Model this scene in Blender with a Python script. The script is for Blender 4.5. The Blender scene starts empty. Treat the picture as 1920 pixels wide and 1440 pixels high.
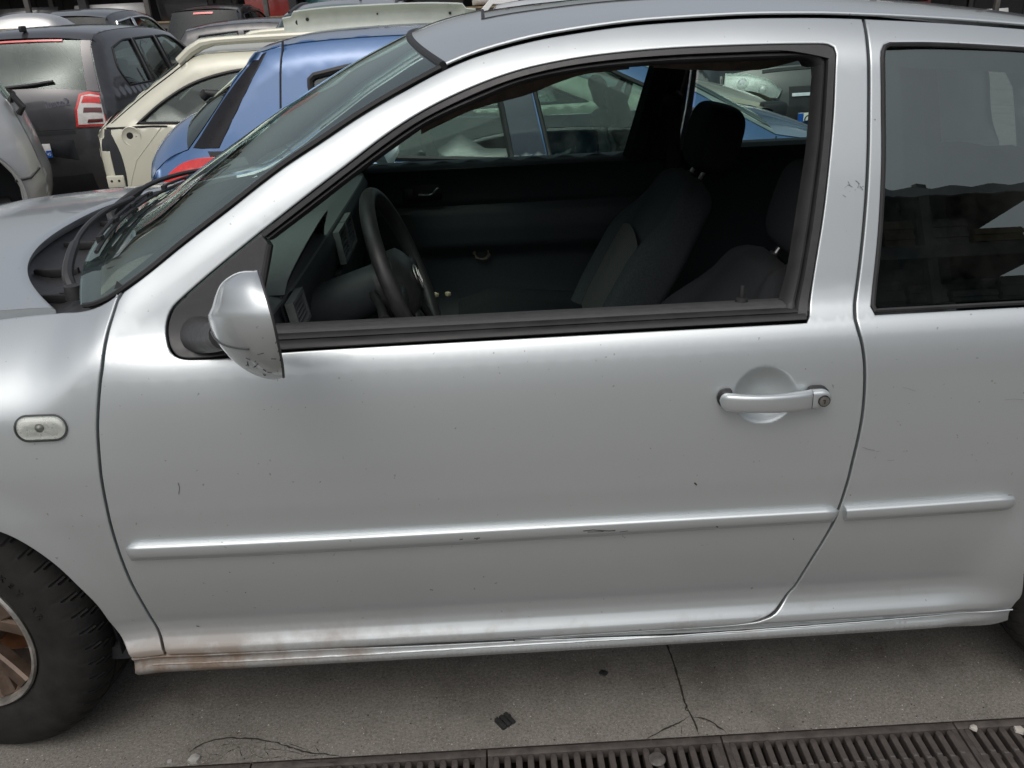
import bpy, bmesh, math, random
from math import sin, cos, pi, radians, sqrt, hypot, atan2, tan
from mathutils import Vector, Matrix
from mathutils.geometry import delaunay_2d_cdt
random.seed(7)
SC = bpy.context.scene
COL = SC.collection

# ------------------------------------------------------------------ camera
CX, CY, CZ, YAW, PIT, ROL, FPX = 1.1006, -1.3485, 1.4621, .0138, .4264, -.0473, 1612.7
FW = Vector((sin(YAW)*cos(PIT), cos(YAW)*cos(PIT), -sin(PIT)))
_R = Vector((cos(YAW), -sin(YAW), 0)); _U = _R.cross(FW)
RT = _R*cos(ROL) + _U*sin(ROL); UP = -_R*sin(ROL) + _U*cos(ROL)
CAMO = Vector((CX, CY, CZ))
cam = bpy.data.cameras.new('camera'); camo = bpy.data.objects.new('camera', cam); COL.objects.link(camo)
camo.matrix_world = Matrix(((RT.x, UP.x, -FW.x, CX), (RT.y, UP.y, -FW.y, CY), (RT.z, UP.z, -FW.z, CZ), (0, 0, 0, 1)))
cam.sensor_fit = 'HORIZONTAL'; cam.sensor_width = 36; cam.lens = 36*FPX/1920
cam.clip_start = .05; cam.clip_end = 2000
SC.camera = camo
SC.render.resolution_x = 1024; SC.render.resolution_y = 768

# ------------------------------------------------------------------ sky, sun, exposure (overcast)
SUN_EL, SUN_AZ = 58, 200          # degrees; azimuth measured from +Y, clockwise seen from above
w = bpy.data.worlds.new('World'); SC.world = w; w.use_nodes = True
nt = w.node_tree; nt.nodes.clear()
sk = nt.nodes.new('ShaderNodeTexSky'); sk.sky_type = 'NISHITA'; sk.sun_disc = False
sk.sun_elevation = radians(SUN_EL); sk.sun_rotation = radians(SUN_AZ)
sk.air_density = 1.0; sk.dust_density = 6.0; sk.ozone_density = 1.0
hs = nt.nodes.new('ShaderNodeHueSaturation'); hs.inputs['Saturation'].default_value = .40
bg = nt.nodes.new('ShaderNodeBackground'); bg.inputs['Strength'].default_value = .118
wo = nt.nodes.new('ShaderNodeOutputWorld')
nt.links.new(sk.outputs[0], hs.inputs['Color']); nt.links.new(hs.outputs[0], bg.inputs['Color']); nt.links.new(bg.outputs[0], wo.inputs['Surface'])
sl = bpy.data.lights.new('sun', 'SUN'); sl.energy = .5; sl.angle = radians(70); sl.color = (1, .97, .93)
so = bpy.data.objects.new('sun', sl); COL.objects.link(so)
_sd = Vector((sin(radians(SUN_AZ))*cos(radians(SUN_EL)), cos(radians(SUN_AZ))*cos(radians(SUN_EL)), sin(radians(SUN_EL))))
so.rotation_euler = (-_sd).to_track_quat('-Z', 'Y').to_euler(); so.location = (0, 0, 30)
SC.view_settings.view_transform = 'Standard'; SC.view_settings.look = 'None'
SC.view_settings.gamma = 1; SC.view_settings.use_curve_mapping = False
SC.view_settings.exposure = .10
SC.render.engine = 'CYCLES'

# ------------------------------------------------------------------ pixel rays (photo pixels, 1920 x 1440)
def ray(px, py):
    return FW + RT*((px-960)/FPX) - UP*((py-720)/FPX)
def atY(px, py, Y):
    d = ray(px, py); return CAMO + d*((Y-CAMO.y)/d.y)
def atZ(px, py, Z):
    d = ray(px, py); return CAMO + d*((Z-CAMO.z)/d.z)
def atX(px, py, X):
    d = ray(px, py); return CAMO + d*((X-CAMO.x)/d.x)

# ------------------------------------------------------------------ materials
class NT:
    def __init__(s, name):
        s.m = bpy.data.materials.new(name); s.m.use_nodes = True; s.t = s.m.node_tree; s.t.nodes.clear()
        s.out = s.n('ShaderNodeOutputMaterial'); s.b = s.n('ShaderNodeBsdfPrincipled'); s.l(s.b.outputs[0], s.out.inputs['Surface'])
    def n(s, ty, **k):
        o = s.t.nodes.new(ty)
        for a, v in k.items(): setattr(o, a, v)
        return o
    def l(s, a, b): s.t.links.new(a, b)
    def set(s, **k):
        for a, v in k.items():
            i = s.b.inputs[a.replace('_', ' ')]
            if isinstance(v, tuple) and len(v) == 3: v = (*v, 1)
            i.default_value = v
    def co(s, kind='Object'):
        return s.n('ShaderNodeTexCoord').outputs[kind]
    def noise(s, scale, detail=4, rough=.6, co=None, dist=0):
        o = s.n('ShaderNodeTexNoise'); o.inputs['Scale'].default_value = scale; o.inputs['Detail'].default_value = detail
        o.inputs['Roughness'].default_value = rough; o.inputs['Distortion'].default_value = dist
        s.l(co or s.co(), o.inputs['Vector']); return o.outputs['Fac']
    def ramp(s, fac, stops):
        o = s.n('ShaderNodeValToRGB'); e = o.color_ramp.elements
        while len(e) < len(stops): e.new(.5)
        for el, (p, c) in zip(e, stops):
            el.position = p; el.color = (c, c, c, 1) if not isinstance(c, tuple) else (*c, 1)
        s.l(fac, o.inputs[0]); return o.outputs[0]
    def mix(s, fac, a, b, mode='MIX'):
        o = s.n('ShaderNodeMix', data_type='RGBA', blend_type=mode)
        for i, v in ((0, fac), (6, a), (7, b)):
            if hasattr(v, 'links'): s.l(v, o.inputs[i])
            else: o.inputs[i].default_value = ((*v, 1) if isinstance(v, tuple) and len(v) == 3 else v)
        return o.outputs[2]
    def math(s, op, a, b=None):
        o = s.n('ShaderNodeMath', operation=op)
        for i, v in ((0, a), (1, b)):
            if v is None: continue
            if hasattr(v, 'links'): s.l(v, o.inputs[i])
            else: o.inputs[i].default_value = v
        return o.outputs[0]
    def sep(s, v):
        o = s.n('ShaderNodeSeparateXYZ'); s.l(v, o.inputs[0]); return o.outputs
    def rng(s, v, a, b, c=0, d=1):
        o = s.n('ShaderNodeMapRange'); o.clamp = True
        s.l(v, o.inputs[0])
        for i, x in enumerate((a, b, c, d)): o.inputs[i+1].default_value = x
        return o.outputs[0]
    def bump(s, h, strength=.3, dist=.002):
        o = s.n('ShaderNodeBump'); o.inputs['Strength'].default_value = strength; o.inputs['Distance'].default_value = dist
        s.l(h, o.inputs['Height']); s.l(o.outputs[0], s.b.inputs['Normal'])

def simple(name, col, rough=.5, metal=0, coat=0, var=.12, vs=30, bump=0, spec=.5):
    t = NT(name); t.set(Roughness=rough, Metallic=metal, Coat_Weight=coat, Coat_Roughness=.05)
    t.b.inputs['Specular IOR Level'].default_value = spec
    nz = t.noise(vs, 5)
    c = t.mix(t.rng(nz, .3, .7), tuple(x*(1-var) for x in col), tuple(min(1, x*(1+var)) for x in col))
    t.l(c, t.b.inputs['Base Color'])
    t.l(t.rng(nz, .25, .75, max(0, rough-.08), min(1, rough+.1)), t.b.inputs['Roughness'])
    if bump: t.bump(t.noise(vs*12, 3), .5, bump)
    return t.m

def paint(name, col, metal=.0, rough=.4, dust=.12, dustcol=(.32, .29, .25), coat=1.0, cr=.04):
    "car paint: base coat under clear coat, with a film of dust and specks"
    t = NT(name); t.set(Metallic=metal, Roughness=rough, Coat_Weight=coat, Coat_Roughness=cr)
    co = t.co()
    d = t.math('MULTIPLY', t.rng(t.noise(2.2, 6, .65, co), .42, .75), dust)
    sp = t.math('MULTIPLY', t.rng(t.noise(140, 2, .5, co), .70, .76), .35*min(1, dust*5))
    f = t.math('MAXIMUM', d, sp)
    t.l(t.mix(f, col, dustcol), t.b.inputs['Base Color'])
    t.l(t.rng(t.noise(3.1, 4, .6, co), .35, .75, cr, cr+.22*min(1, dust*4)), t.b.inputs['Coat Roughness'])
    return t.m

def glass(name, tint=(.78, .86, .83), rough=0.0, dirt=.08, refl=1.6):
    "thin tinted car glass: see-through film with a clear reflection and a little dirt"
    t = NT(name); m = t.m
    t.t.nodes.remove(t.b)
    tr = t.n('ShaderNodeBsdfTransparent'); tr.inputs[0].default_value = (*tint, 1)
    gl = t.n('ShaderNodeBsdfGlossy'); gl.inputs['Roughness'].default_value = rough; gl.inputs[0].default_value = (.88, 1, .96, 1)
    fr = t.n('ShaderNodeFresnel'); fr.inputs[0].default_value = 1.52
    f2 = t.math('MULTIPLY', fr.outputs[0], refl)
    f2 = t.math('MINIMUM', f2, 1.0)
    mx = t.n('ShaderNodeMixShader'); t.l(f2, mx.inputs[0]); t.l(tr.outputs[0], mx.inputs[1]); t.l(gl.outputs[0], mx.inputs[2])
    df = t.n('ShaderNodeBsdfDiffuse'); df.inputs[0].default_value = (.42, .43, .40, 1)
    co = t.co()
    dm = t.math('MULTIPLY', t.rng(t.noise(3, 6, .7, co), .4, .8), dirt)
    mx2 = t.n('ShaderNodeMixShader'); t.l(dm, mx2.inputs[0]); t.l(mx.outputs[0], mx2.inputs[1]); t.l(df.outputs[0], mx2.inputs[2])
    t.l(mx2.outputs[0], t.out.inputs['Surface'])
    return m

# ------------------------------------------------------------------ mesh helpers
def mk(name, V, F, mat, parent=None, smooth=True, normals=None, label=None):
    me = bpy.data.meshes.new(name)
    me.from_pydata([tuple(v) for v in V], [], F); me.update()
    if mat is not None: me.materials.append(mat)
    if smooth:
        me.polygons.foreach_set('use_smooth', [True]*len(me.polygons))
    if normals is not None: me.normals_split_custom_set_from_vertices([tuple(n) for n in normals])
    o = bpy.data.objects.new(name, me); COL.objects.link(o)
    if parent is not None: o.parent = parent
    if label: o['label'] = label
    return o
def thing(name, label, cat, loc=(0, 0, 0), rz=0, group=None):
    o = bpy.data.objects.new(name, None); COL.objects.link(o); o.location = loc; o.rotation_euler = (0, 0, rz)
    o.empty_display_size = .2
    o['label'] = label; o['category'] = cat
    if group: o['group'] = group
    return o
def tag(o, label, cat, group=None):
    o['label'] = label; o['category'] = cat
    if group: o['group'] = group
    return o
def struct(o): o['kind'] = 'structure'; return o
def sharp(o, ang=35):
    me = o.data
    try: me.set_sharp_from_angle(angle=radians(ang))
    except Exception: pass
    return o

class MB:
    "collects simple shapes into one mesh"
    def __init__(s): s.V = []; s.F = []
    def add(s, V, F):
        b = len(s.V); s.V += [Vector(v) for v in V]; s.F += [tuple(i+b for i in f) for f in F]; return s
    def box(s, c, d, rot=None, bev=0):
        c = Vector(c); hx, hy, hz = d[0]/2, d[1]/2, d[2]/2
        if bev <= 0:
            V = [Vector((x, y, z)) for x in (-hx, hx) for y in (-hy, hy) for z in (-hz, hz)]
            F = [(0, 1, 3, 2), (4, 6, 7, 5), (0, 4, 5, 1), (2, 3, 7, 6), (0, 2, 6, 4), (1, 5, 7, 3)]
        else:
            bm = bmesh.new(); bmesh.ops.create_cube(bm, size=1)
            for v in bm.verts: v.co = Vector((v.co.x*d[0], v.co.y*d[1], v.co.z*d[2]))
            bmesh.ops.bevel(bm, geom=bm.edges[:], offset=bev, segments=2, affect='EDGES', profile=.5)
            bm.verts.ensure_lookup_table(); V = [v.co.copy() for v in bm.verts]; F = [tuple(v.index for v in f.verts) for f in bm.faces]; bm.free()
        if rot is not None: V = [rot @ v for v in V]
        return s.add([v+c for v in V], F)
    def tube(s, pts, r, n=10, cap=True, closed=False):
        pts = [Vector(p) for p in pts]; m = len(pts); rr = r if isinstance(r, (list, tuple)) else [r]*m
        V = []; F = []; prev = None
        for i, p in enumerate(pts):
            if closed: t = (pts[(i+1) % m]-pts[i-1])
            else: t = pts[min(i+1, m-1)]-pts[max(i-1, 0)]
            t.normalize()
            a = prev if prev is not None else (Vector((0, 0, 1)) if abs(t.z) < .9 else Vector((1, 0, 0)))
            a = (a - t*a.dot(t)).normalized(); prev = a; b = t.cross(a)
            V += [p + (a*cos(2*pi*k/n) + b*sin(2*pi*k/n))*rr[i] for k in range(n)]
        rng = m if closed else m-1
        for i in range(rng):
            j = (i+1) % m
            for k in range(n): F.append((i*n+k, i*n+(k+1) % n, j*n+(k+1) % n, j*n+k))
        if cap and not closed:
            F.append(tuple(range(n-1, -1, -1))); F.append(tuple((m-1)*n+k for k in range(n)))
        return s.add(V, F)
    def grid(s, fn, nu, nv, flip=False):
        V = [Vector(fn(u/nu, v/nv)) for u in range(nu+1) for v in range(nv+1)]
        F = []
        for u in range(nu):
            for v in range(nv):
                f = (u*(nv+1)+v, u*(nv+1)+v+1, (u+1)*(nv+1)+v+1, (u+1)*(nv+1)+v)
                F.append(f[::-1] if flip else f)
        return s.add(V, F)
    def lathe(s, prof, n=32, c=(0, 0, 0), axis='Y', a0=0, a1=2*pi):
        "prof: list of (r, h); axis through c"
        c = Vector(c); full = abs(a1-a0-2*pi) < 1e-6; m = n if full else n+1
        V = []
        for (r, h) in prof:
            for k in range(m):
                a = a0+(a1-a0)*k/n
                if axis == 'Y': V.append(c+Vector((r*cos(a), h, r*sin(a))))
                elif axis == 'Z': V.append(c+Vector((r*cos(a), r*sin(a), h)))
                else: V.append(c+Vector((h, r*cos(a), r*sin(a))))
        F = []
        for i in range(len(prof)-1):
            for k in range(n): F.append((i*m+k, i*m+(k+1) % m, (i+1)*m+(k+1) % m, (i+1)*m+k))
        return s.add(V, F)
    def prism(s, poly, h0, h1, plane='XZ'):
        "extrude a 2-D polygon between two values of the third axis"
        n = len(poly)
        def P(p, h): return {'XZ': (p[0], h, p[1]), 'XY': (p[0], p[1], h), 'YZ': (h, p[0], p[1])}[plane]
        V = [P(p, h0) for p in poly]+[P(p, h1) for p in poly]
        F = [tuple(range(n)), tuple(range(2*n-1, n-1, -1))]+[(i, i+n, (i+1) % n+n, (i+1) % n) for i in range(n)]
        return s.add(V, F)
    def build(s, name, mat, parent=None, smooth=True, ang=35, label=None, fix=True):
        o = mk(name, s.V, s.F, mat, parent, smooth, label=label)
        if fix:
            bm = bmesh.new(); bm.from_mesh(o.data); bmesh.ops.recalc_face_normals(bm, faces=bm.faces[:]); bm.to_mesh(o.data); bm.free()
        if smooth: sharp(o, ang)
        return o

def pchip(tab):
    xs = [a for a, b in tab]; ys = [b for a, b in tab]; n = len(xs)
    h = [xs[i+1]-xs[i] for i in range(n-1)]; d = [(ys[i+1]-ys[i])/h[i] for i in range(n-1)]
    m = [d[0]]+[0 if d[i-1]*d[i] <= 0 else (lambda w1, w2: (w1+w2)/(w1/d[i-1]+w2/d[i]))(2*h[i]+h[i-1], h[i]+2*h[i-1]) for i in range(1, n-1)]+[d[-1]]
    def f(x):
        if x <= xs[0]: return ys[0]+m[0]*(x-xs[0])
        if x >= xs[-1]: return ys[-1]+m[-1]*(x-xs[-1])
        lo, hi = 0, n-1
        while hi-lo > 1:
            k = (lo+hi)//2
            if xs[k] <= x: lo = k
            else: hi = k
        t = (x-xs[lo])/h[lo]
        return (1+2*t)*(1-t)**2*ys[lo]+t*(1-t)**2*h[lo]*m[lo]+t*t*(3-2*t)*ys[lo+1]+t*t*(t-1)*h[lo]*m[lo+1]
    return f
def sstep(a, b, x):
    t = max(0, min(1, (x-a)/(b-a))); return t*t*(3-2*t)
def lerp(a, b, t): return a+(b-a)*t

def crom(pts, step):
    "smooth curve through points (centripetal Catmull-Rom), resampled at about step"
    P = [Vector(p) for p in pts]
    if len(P) == 2: Q = [P[0].lerp(P[1], i/40) for i in range(41)]
    else:
        E = [P[0]*2-P[1]]+P+[P[-1]*2-P[-2]]; Q = []
        for i in range(1, len(E)-2):
            p0, p1, p2, p3 = E[i-1:i+3]
            t0 = 0; t1 = t0+max(1e-6, (p1-p0).length)**.5; t2 = t1+max(1e-6, (p2-p1).length)**.5; t3 = t2+max(1e-6, (p3-p2).length)**.5
            for k in range(16):
                t = t1+(t2-t1)*k/16
                a1 = p0*((t1-t)/(t1-t0))+p1*((t-t0)/(t1-t0)); a2 = p1*((t2-t)/(t2-t1))+p2*((t-t1)/(t2-t1)); a3 = p2*((t3-t)/(t3-t2))+p3*((t-t2)/(t3-t2))
                b1 = a1*((t2-t)/(t2-t0))+a2*((t-t0)/(t2-t0)); b2 = a2*((t3-t)/(t3-t1))+a3*((t-t1)/(t3-t1))
                Q.append(b1*((t2-t)/(t2-t1))+b2*((t-t1)/(t2-t1)))
        Q.append(P[-1])
    L = [0]
    for i in range(1, len(Q)): L.append(L[-1]+(Q[i]-Q[i-1]).length)
    n = max(1, round(L[-1]/step)); out = []; j = 0
    for k in range(n+1):
        s = L[-1]*k/n
        while j < len(L)-2 and L[j+1] < s: j += 1
        t = (s-L[j])/max(1e-9, L[j+1]-L[j]); out.append(Q[j].lerp(Q[j+1], max(0, min(1, t))))
    return out
def resample(pts, n):
    P = [Vector(p) for p in pts]; L = [0]
    for i in range(1, len(P)): L.append(L[-1]+(P[i]-P[i-1]).length)
    out = []; j = 0
    for k in range(n):
        s = L[-1]*k/(n-1)
        while j < len(L)-2 and L[j+1] < s: j += 1
        t = (s-L[j])/max(1e-9, L[j+1]-L[j]); out.append(P[j].lerp(P[j+1], max(0, min(1, t))))
    return out
def loop(*segs, step=.01):
    "closed loop of smooth segments joined at corners (2-D)"
    out = []
    for s in segs: out += crom(s, step)[:-1]
    return out
def area2(L): return sum(L[i-1].x*L[i].y-L[i].x*L[i-1].y for i in range(len(L)))/2
def ccw(L): return L if area2(L) > 0 else L[::-1]
def inset(L, d):
    "offset a ccw 2-D loop inwards by d"
    n = len(L); out = []
    for i in range(n):
        a = (L[i]-L[i-1]); b = (L[(i+1) % n]-L[i])
        if a.length < 1e-9: a = b
        if b.length < 1e-9: b = a
        na = Vector((-a.y, a.x)).normalized(); nb = Vector((-b.y, b.x)).normalized()
        m = na+nb
        if m.length < 1e-6: m = na
        m.normalize(); c = max(.45, m.dot(na)); out.append(L[i]+m*(d/c))
    return out
def inside(p, L):
    r = False; n = len(L); x, y = p
    for i in range(n):
        a, b = L[i-1], L[i]
        if (a.y > y) != (b.y > y) and x < (b.x-a.x)*(y-a.y)/(b.y-a.y)+a.x: r = not r
    return r

def panel(name, outer, holes, S, mat, parent, gap=.0025, e=.003, thick=.015, res=.025, fine=None, off=0.0, label=None, hole_thick=None, flip=1, bands=()):
    """sheet-metal panel on the surface Y = S(X, Z): triangulated, with rounded, folded-in edges.
    flip=1: outside is -Y; flip=-1: outside is +Y (far side of a car)."""
    h = 4e-4
    def pn(x, z):
        sx = (S(x+h, z)-S(x-h, z))/(2*h); sz = (S(x, z+h)-S(x, z-h))/(2*h)
        n = Vector((sx, -1, sz)).normalized()*flip
        return Vector((x, S(x, z), z))+n*off, n, sx, sz
    loops = [ccw(outer)]+[ccw(q) for q in holes]
    rings0 = []
    for k, L in enumerate(loops): rings0.append(inset(L, (gap+e) if k == 0 else -(gap+e)))
    pts = []; edges = []
    for L in rings0:
        b = len(pts); pts += L; edges += [(b+i, b+(i+1) % len(L)) for i in range(len(L))]
    nb = len(pts)
    xs = [p.x for p in rings0[0]]; zs = [p.y for p in rings0[0]]
    x0, x1, z0, z1 = min(xs), max(xs), min(zs), max(zs)
    core = inset(rings0[0], .004); cores = [inset(q, -.004) for q in rings0[1:]]
    def ok(p): return inside(p, core) and not any(inside(p, q) for q in cores)
    i = 0; x = x0
    while x <= x1:
        z = z0+(res/2 if i % 2 else 0)
        while z <= z1:
            if any(b[0]-res*.5 <= z <= b[1]+res*.5 for b in bands): z += res; continue
            if not (fine and fine[0] <= x <= fine[1] and fine[2] <= z <= fine[3]) and ok((x, z)): pts.append(Vector((x, z)))
            z += res
        x += res*.87; i += 1
    for (b0_, b1_, dz_, dx_) in bands:
        z = b0_; r_ = 0
        while z <= b1_:
            x = x0+(dx_/2 if r_ % 2 else 0); r_ += 1
            while x <= x1:
                if not (fine and fine[0] <= x <= fine[1] and fine[2] <= z <= fine[3]) and ok((x, z)): pts.append(Vector((x, z)))
                x += dx_
            z += dz_
    if fine:
        fr = fine[4]; x = fine[0]
        while x <= fine[1]:
            z = fine[2]
            while z <= fine[3]:
                if ok((x, z)): pts.append(Vector((x, z)))
                z += fr
            x += fr
    rv, re_, rf, ov, oe, of = delaunay_2d_cdt([Vector((p.x, p.y)) for p in pts], edges, [], 0, 1e-7)
    F = []
    for f in rf:
        c = (rv[f[0]]+rv[f[1]]+rv[f[2]])/3
        if inside(c, rings0[0]) and not any(inside(c, q) for q in rings0[1:]):
            a, b_, d = rv[f[0]], rv[f[1]], rv[f[2]]
            ar = (b_.x-a.x)*(d.y-a.y)-(b_.y-a.y)*(d.x-a.x)
            f = tuple(f) if ar > 0 else tuple(f)[::-1]
            F.append(f if flip == 1 else f[::-1])
    V = []; N = []
    for p in rv:
        P, n, sx, sz = pn(p.x, p.y); V.append(P); N.append(n)
    omap = {}
    for new, olds in enumerate(ov):
        for o_ in olds: omap[o_] = new
    b0 = 0
    for k, L in enumerate(loops):
        sg = 1 if k == 0 else -1; m = len(L)
        th = thick if k == 0 or hole_thick is None else hole_thick
        base = [omap.get(b0+i, b0+i) for i in range(m)]; b0 += m
        prev = base
        R1 = inset(L, sg*(gap+e*.3)); R2 = inset(L, sg*gap)
        for R, dep, wn in ((R1, e*.3, .7), (R2, e, 0.0), (R2, max(th, e*1.5), 0.0)):
            cur = []
            for i in range(m):
                P, n, sx, sz = pn(R[i].x, R[i].y)
                t = (L[(i+1) % m]-L[i-1]).normalized(); o2 = Vector((t.y, -t.x))*sg
                lat = Vector((o2.x, sx*o2.x+sz*o2.y, o2.y)).normalized()
                cur.append(len(V)); V.append(P-n*dep); N.append((n*wn+lat*(1-wn)).normalized())
            for i in range(m):
                j = (i+1) % m; f = (prev[i], prev[j], cur[j], cur[i])
                if sg*flip > 0: f = f[::-1]
                F.append(f)
            prev = cur
    return mk(name, V, F, mat, parent, True, N, label)

def text_mesh(s, size, mat, name, parent, M4, depth=.001):
    cu = bpy.data.curves.new(name, 'FONT'); cu.body = s; cu.size = size; cu.extrude = depth; cu.align_x = 'CENTER'; cu.align_y = 'CENTER'
    o = bpy.data.objects.new(name, cu); COL.objects.link(o)
    dg = bpy.context.evaluated_depsgraph_get(); me = bpy.data.meshes.new_from_object(o.evaluated_get(dg)); bpy.data.objects.remove(o)
    me.materials.clear(); me.materials.append(mat)
    ob = bpy.data.objects.new(name, me); COL.objects.link(ob); ob.parent = parent; ob.matrix_local = M4
    return ob

# =================================================================== ground
t = NT('concrete'); co = t.co('Object')
n1 = t.noise(1.1, 6, .6, co); n2 = t.noise(9, 6, .7, co); n3 = t.noise(150, 5, .8, co); n4 = t.noise(420, 2, .6, co)
base = t.mix(t.rng(n1, .3, .7), (.135, .126, .112), (.20, .189, .168))
base = t.mix(t.rng(n2, .35, .75), base, (.11, .101, .088))
base = t.mix(t.rng(n3, .36, .64), t.mix(.5, base, (.06, .053, .046)), t.mix(.26, base, (.46, .44, .39)))
base = t.mix(t.math('MULTIPLY', t.rng(t.noise(3.4, 5, .65, co), .50, .72), .78), base, (.06, .052, .044))
base = t.mix(t.rng(n4, .64, .70), base, (.52, .50, .46))
t.l(base, t.b.inputs['Base Color']); t.l(t.rng(n2, .3, .8, .72, .95), t.b.inputs['Roughness'])
t.bump(t.math('ADD', n3, t.math('MULTIPLY', n4, .5)), .3, .002)
M_CONC = t.m
# ground sheet with a slot for the drain channel, drain grating, debris
DR0 = atZ(960, 1400.5, 0).y                 # far edge of the drain frame (parallel to the car)
DW = .225                                   # width of the channel with its frame
GX0, GX1 = -70, 70
m = MB()
ys = [DR0, 1.75, 6.25, 90]; zs = [0, 0, -.2025, -.2025]
for (ya, za), (yb, zb_) in zip(zip(ys, zs), list(zip(ys, zs))[1:]): m.add([(GX0, ya, za), (GX1, ya, za), (GX1, yb, zb_), (GX0, yb, zb_)], [(0, 1, 2, 3)])
m.add([(GX0, -90, 0), (GX1, -90, 0), (GX1, DR0-DW, 0), (GX0, DR0-DW, 0)], [(0, 1, 2, 3)])
struct(m.build('ground', M_CONC, smooth=False))
m = MB(); m.box((1.0, DR0-DW/2, -.16), (24, DW+.02, .02)); m.box((1.0, DR0+.006, -.08), (24, .012, .158)); m.box((1.0, DR0-DW-.006, -.08), (24, .012, .158))
struct(m.build('drain_channel', simple('wet_mud', (.028, .022, .017), .7, var=.4, vs=14)))
t = NT('cast_iron'); co = t.co(); nz = t.noise(26, 6, .7, co)
t.l(t.mix(t.rng(nz, .35, .7), (.055, .047, .043), (.12, .104, .096)), t.b.inputs['Base Color']); t.set(Metallic=.25, Roughness=.6); t.bump(t.noise(140, 4, .7, co), .5, .002)
M_IRON = t.m; M_WORN = simple('worn_iron', (.16, .15, .14), .42, .5, var=.3, vs=60)
def rbar(L, wd, h):
    "grating bar with rounded ends, worn on top"
    V = []; n = 5
    pts = []
    for k in range(n+1): a = -pi/2+pi*k/n; pts.append((wd/2*sin(a) if False else wd/2*cos(pi/2-pi*k/n)*0+wd/2*cos(pi*k/n), L/2-wd/2+wd/2*sin(pi*k/n)))
    for k in range(n+1): pts.append((-wd/2*cos(pi*k/n), -L/2+wd/2-wd/2*sin(pi*k/n)))
    m = MB(); N = len(pts)
    V = [(x, y, -h) for x, y in pts]+[(x, y, -.0015) for x, y in pts]+[(x*.82, y*.985, 0) for x, y in pts]
    F = [(i, (i+1) % N, N+(i+1) % N, N+i) for i in range(N)]+[(N+i, N+(i+1) % N, 2*N+(i+1) % N, 2*N+i) for i in range(N)]+[tuple(range(2*N, 3*N))]
    m.add(V, F); return m
barmesh = None; nubmesh = None
PL, NB = .50, 20                            # one grating: length, bars
x_joint = atZ(913, 1428, 0).x               # a joint between two gratings
k0 = -3
gi = 0
for k in range(-3, 6):
    x0 = x_joint+k*PL
    if x0 < -.9 or x0 > 3.2: continue
    xd, xp = atZ(1232, 1424, 0).x, atZ(1826, 1367, 0).x
    lb_ = 'rusty brown cast-iron drain grating with nothing lying on its bars'
    if x0 <= xd < x0+PL: lb_ = 'rusty cast-iron drain grating with a flattened metal disc lying on its bars'
    if x0 <= xd-PL < x0+PL: lb_ = 'rusty cast-iron drain grating below the cracked concrete patch, next to the grating with the disc'
    if x0 <= xd+PL < x0+PL: lb_ = 'rusty cast-iron drain grating between the one with the disc and the one with the pebble'
    if x0 <= xp < x0+PL: lb_ = 'rusty cast-iron drain grating with a white pebble and a cream splinter on it'
    GR = thing('drain_grating', lb_, 'drain grating', (x0, DR0, 0), 0, 'drain gratings along the channel')
    m = MB(); g = .003
    for (cx, cy, sx, sy) in ((PL/2, -.011, PL-g, .018), (PL/2, -DW+.011, PL-g, .018), (.006+g/2, -DW/2, .011, DW-.042), (PL-.006-g/2, -DW/2, .011, DW-.042)): m.box((cx, cy, -.013), (sx, sy, .024), bev=.0015)
    m.build('frame', M_IRON, GR)
    m = MB(); m.box((PL/2, -DW*.37, -.021), (PL-.02, .012, .016)); m.build('cross_rib', M_IRON, GR)
    m = MB(); m.box((PL/2, -DW*.66, -.021), (PL-.02, .012, .016)); m.build('cross_rib', M_IRON, GR)
    for b in range(NB):
        x = .019+(PL-.038)*b/(NB-1)
        if barmesh is None:
            o = rbar(DW-.044, .0135, .022).build('bar', M_IRON, GR); barmesh = o.data
            o2 = MB().box((0, 0, 0), (.0105, .006, .0022), bev=.0008).build('worn_nub', M_WORN, GR); nubmesh = o2.data
        else:
            o = bpy.data.objects.new('bar', barmesh); COL.objects.link(o); o.parent = GR
            o2 = bpy.data.objects.new('worn_nub', nubmesh); COL.objects.link(o2); o2.parent = GR
        o.location = (x, -DW/2, -.0012*(b % 3)*.5); o2.location = (x, -DW*(.37 if b % 2 else .40)+.002, .0004)
# loose bits lying on the concrete and grating
def chunk(name, loc, size, mat, label, cat, seed=0, flat=.4, sides=7):
    rnd = random.Random(seed); m = MB(); V = []; n = sides
    P = [(size*(.75+.4*rnd.random())*cos(2*pi*k/n), size*(.75+.4*rnd.random())*sin(2*pi*k/n)) for k in range(n)]
    h = size*flat
    V = [(x, y, 0) for x, y in P]+[(x*.92+rnd.uniform(-.1, .1)*size, y*.92, h*rnd.uniform(.6, 1)) for x, y in P]+[(0, 0, h*1.05)]
    F = [(k, (k+1) % n, n+(k+1) % n, n+k) for k in range(n)]+[(n+k, n+(k+1) % n, 2*n) for k in range(n)]
    m.add(V, F); o = m.build(name, mat, smooth=False); o.location = loc; o.rotation_euler = (0, 0, rnd.random()*6)
    tag(o, label, cat); return o
M_STONE = simple('pale_stone', (.30, .295, .28), .7, var=.2, vs=40); M_BLKP = simple('black_fragment', (.02, .02, .02), .6); M_PEB = simple('white_pebble', (.42, .40, .36), .6)
p = atZ(366, 1424, 0); chunk('stone_chip', (p.x, p.y, 0), .015, M_STONE, 'pale grey stone chip on the cracked concrete patch', 'stone', 3, .5)
p = atZ(318, 1428, 0); chunk('stone_chip', (p.x, p.y, 0), .006, M_STONE, 'tiny pale stone chip beside the larger chip at the cracked patch', 'stone', 4, .5)
p = atZ(1826, 1367, 0); chunk('pebble', (p.x, p.y, .001), .0085, M_PEB, 'small round white pebble on the drain grating bars', 'pebble', 5, .7)
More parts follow.
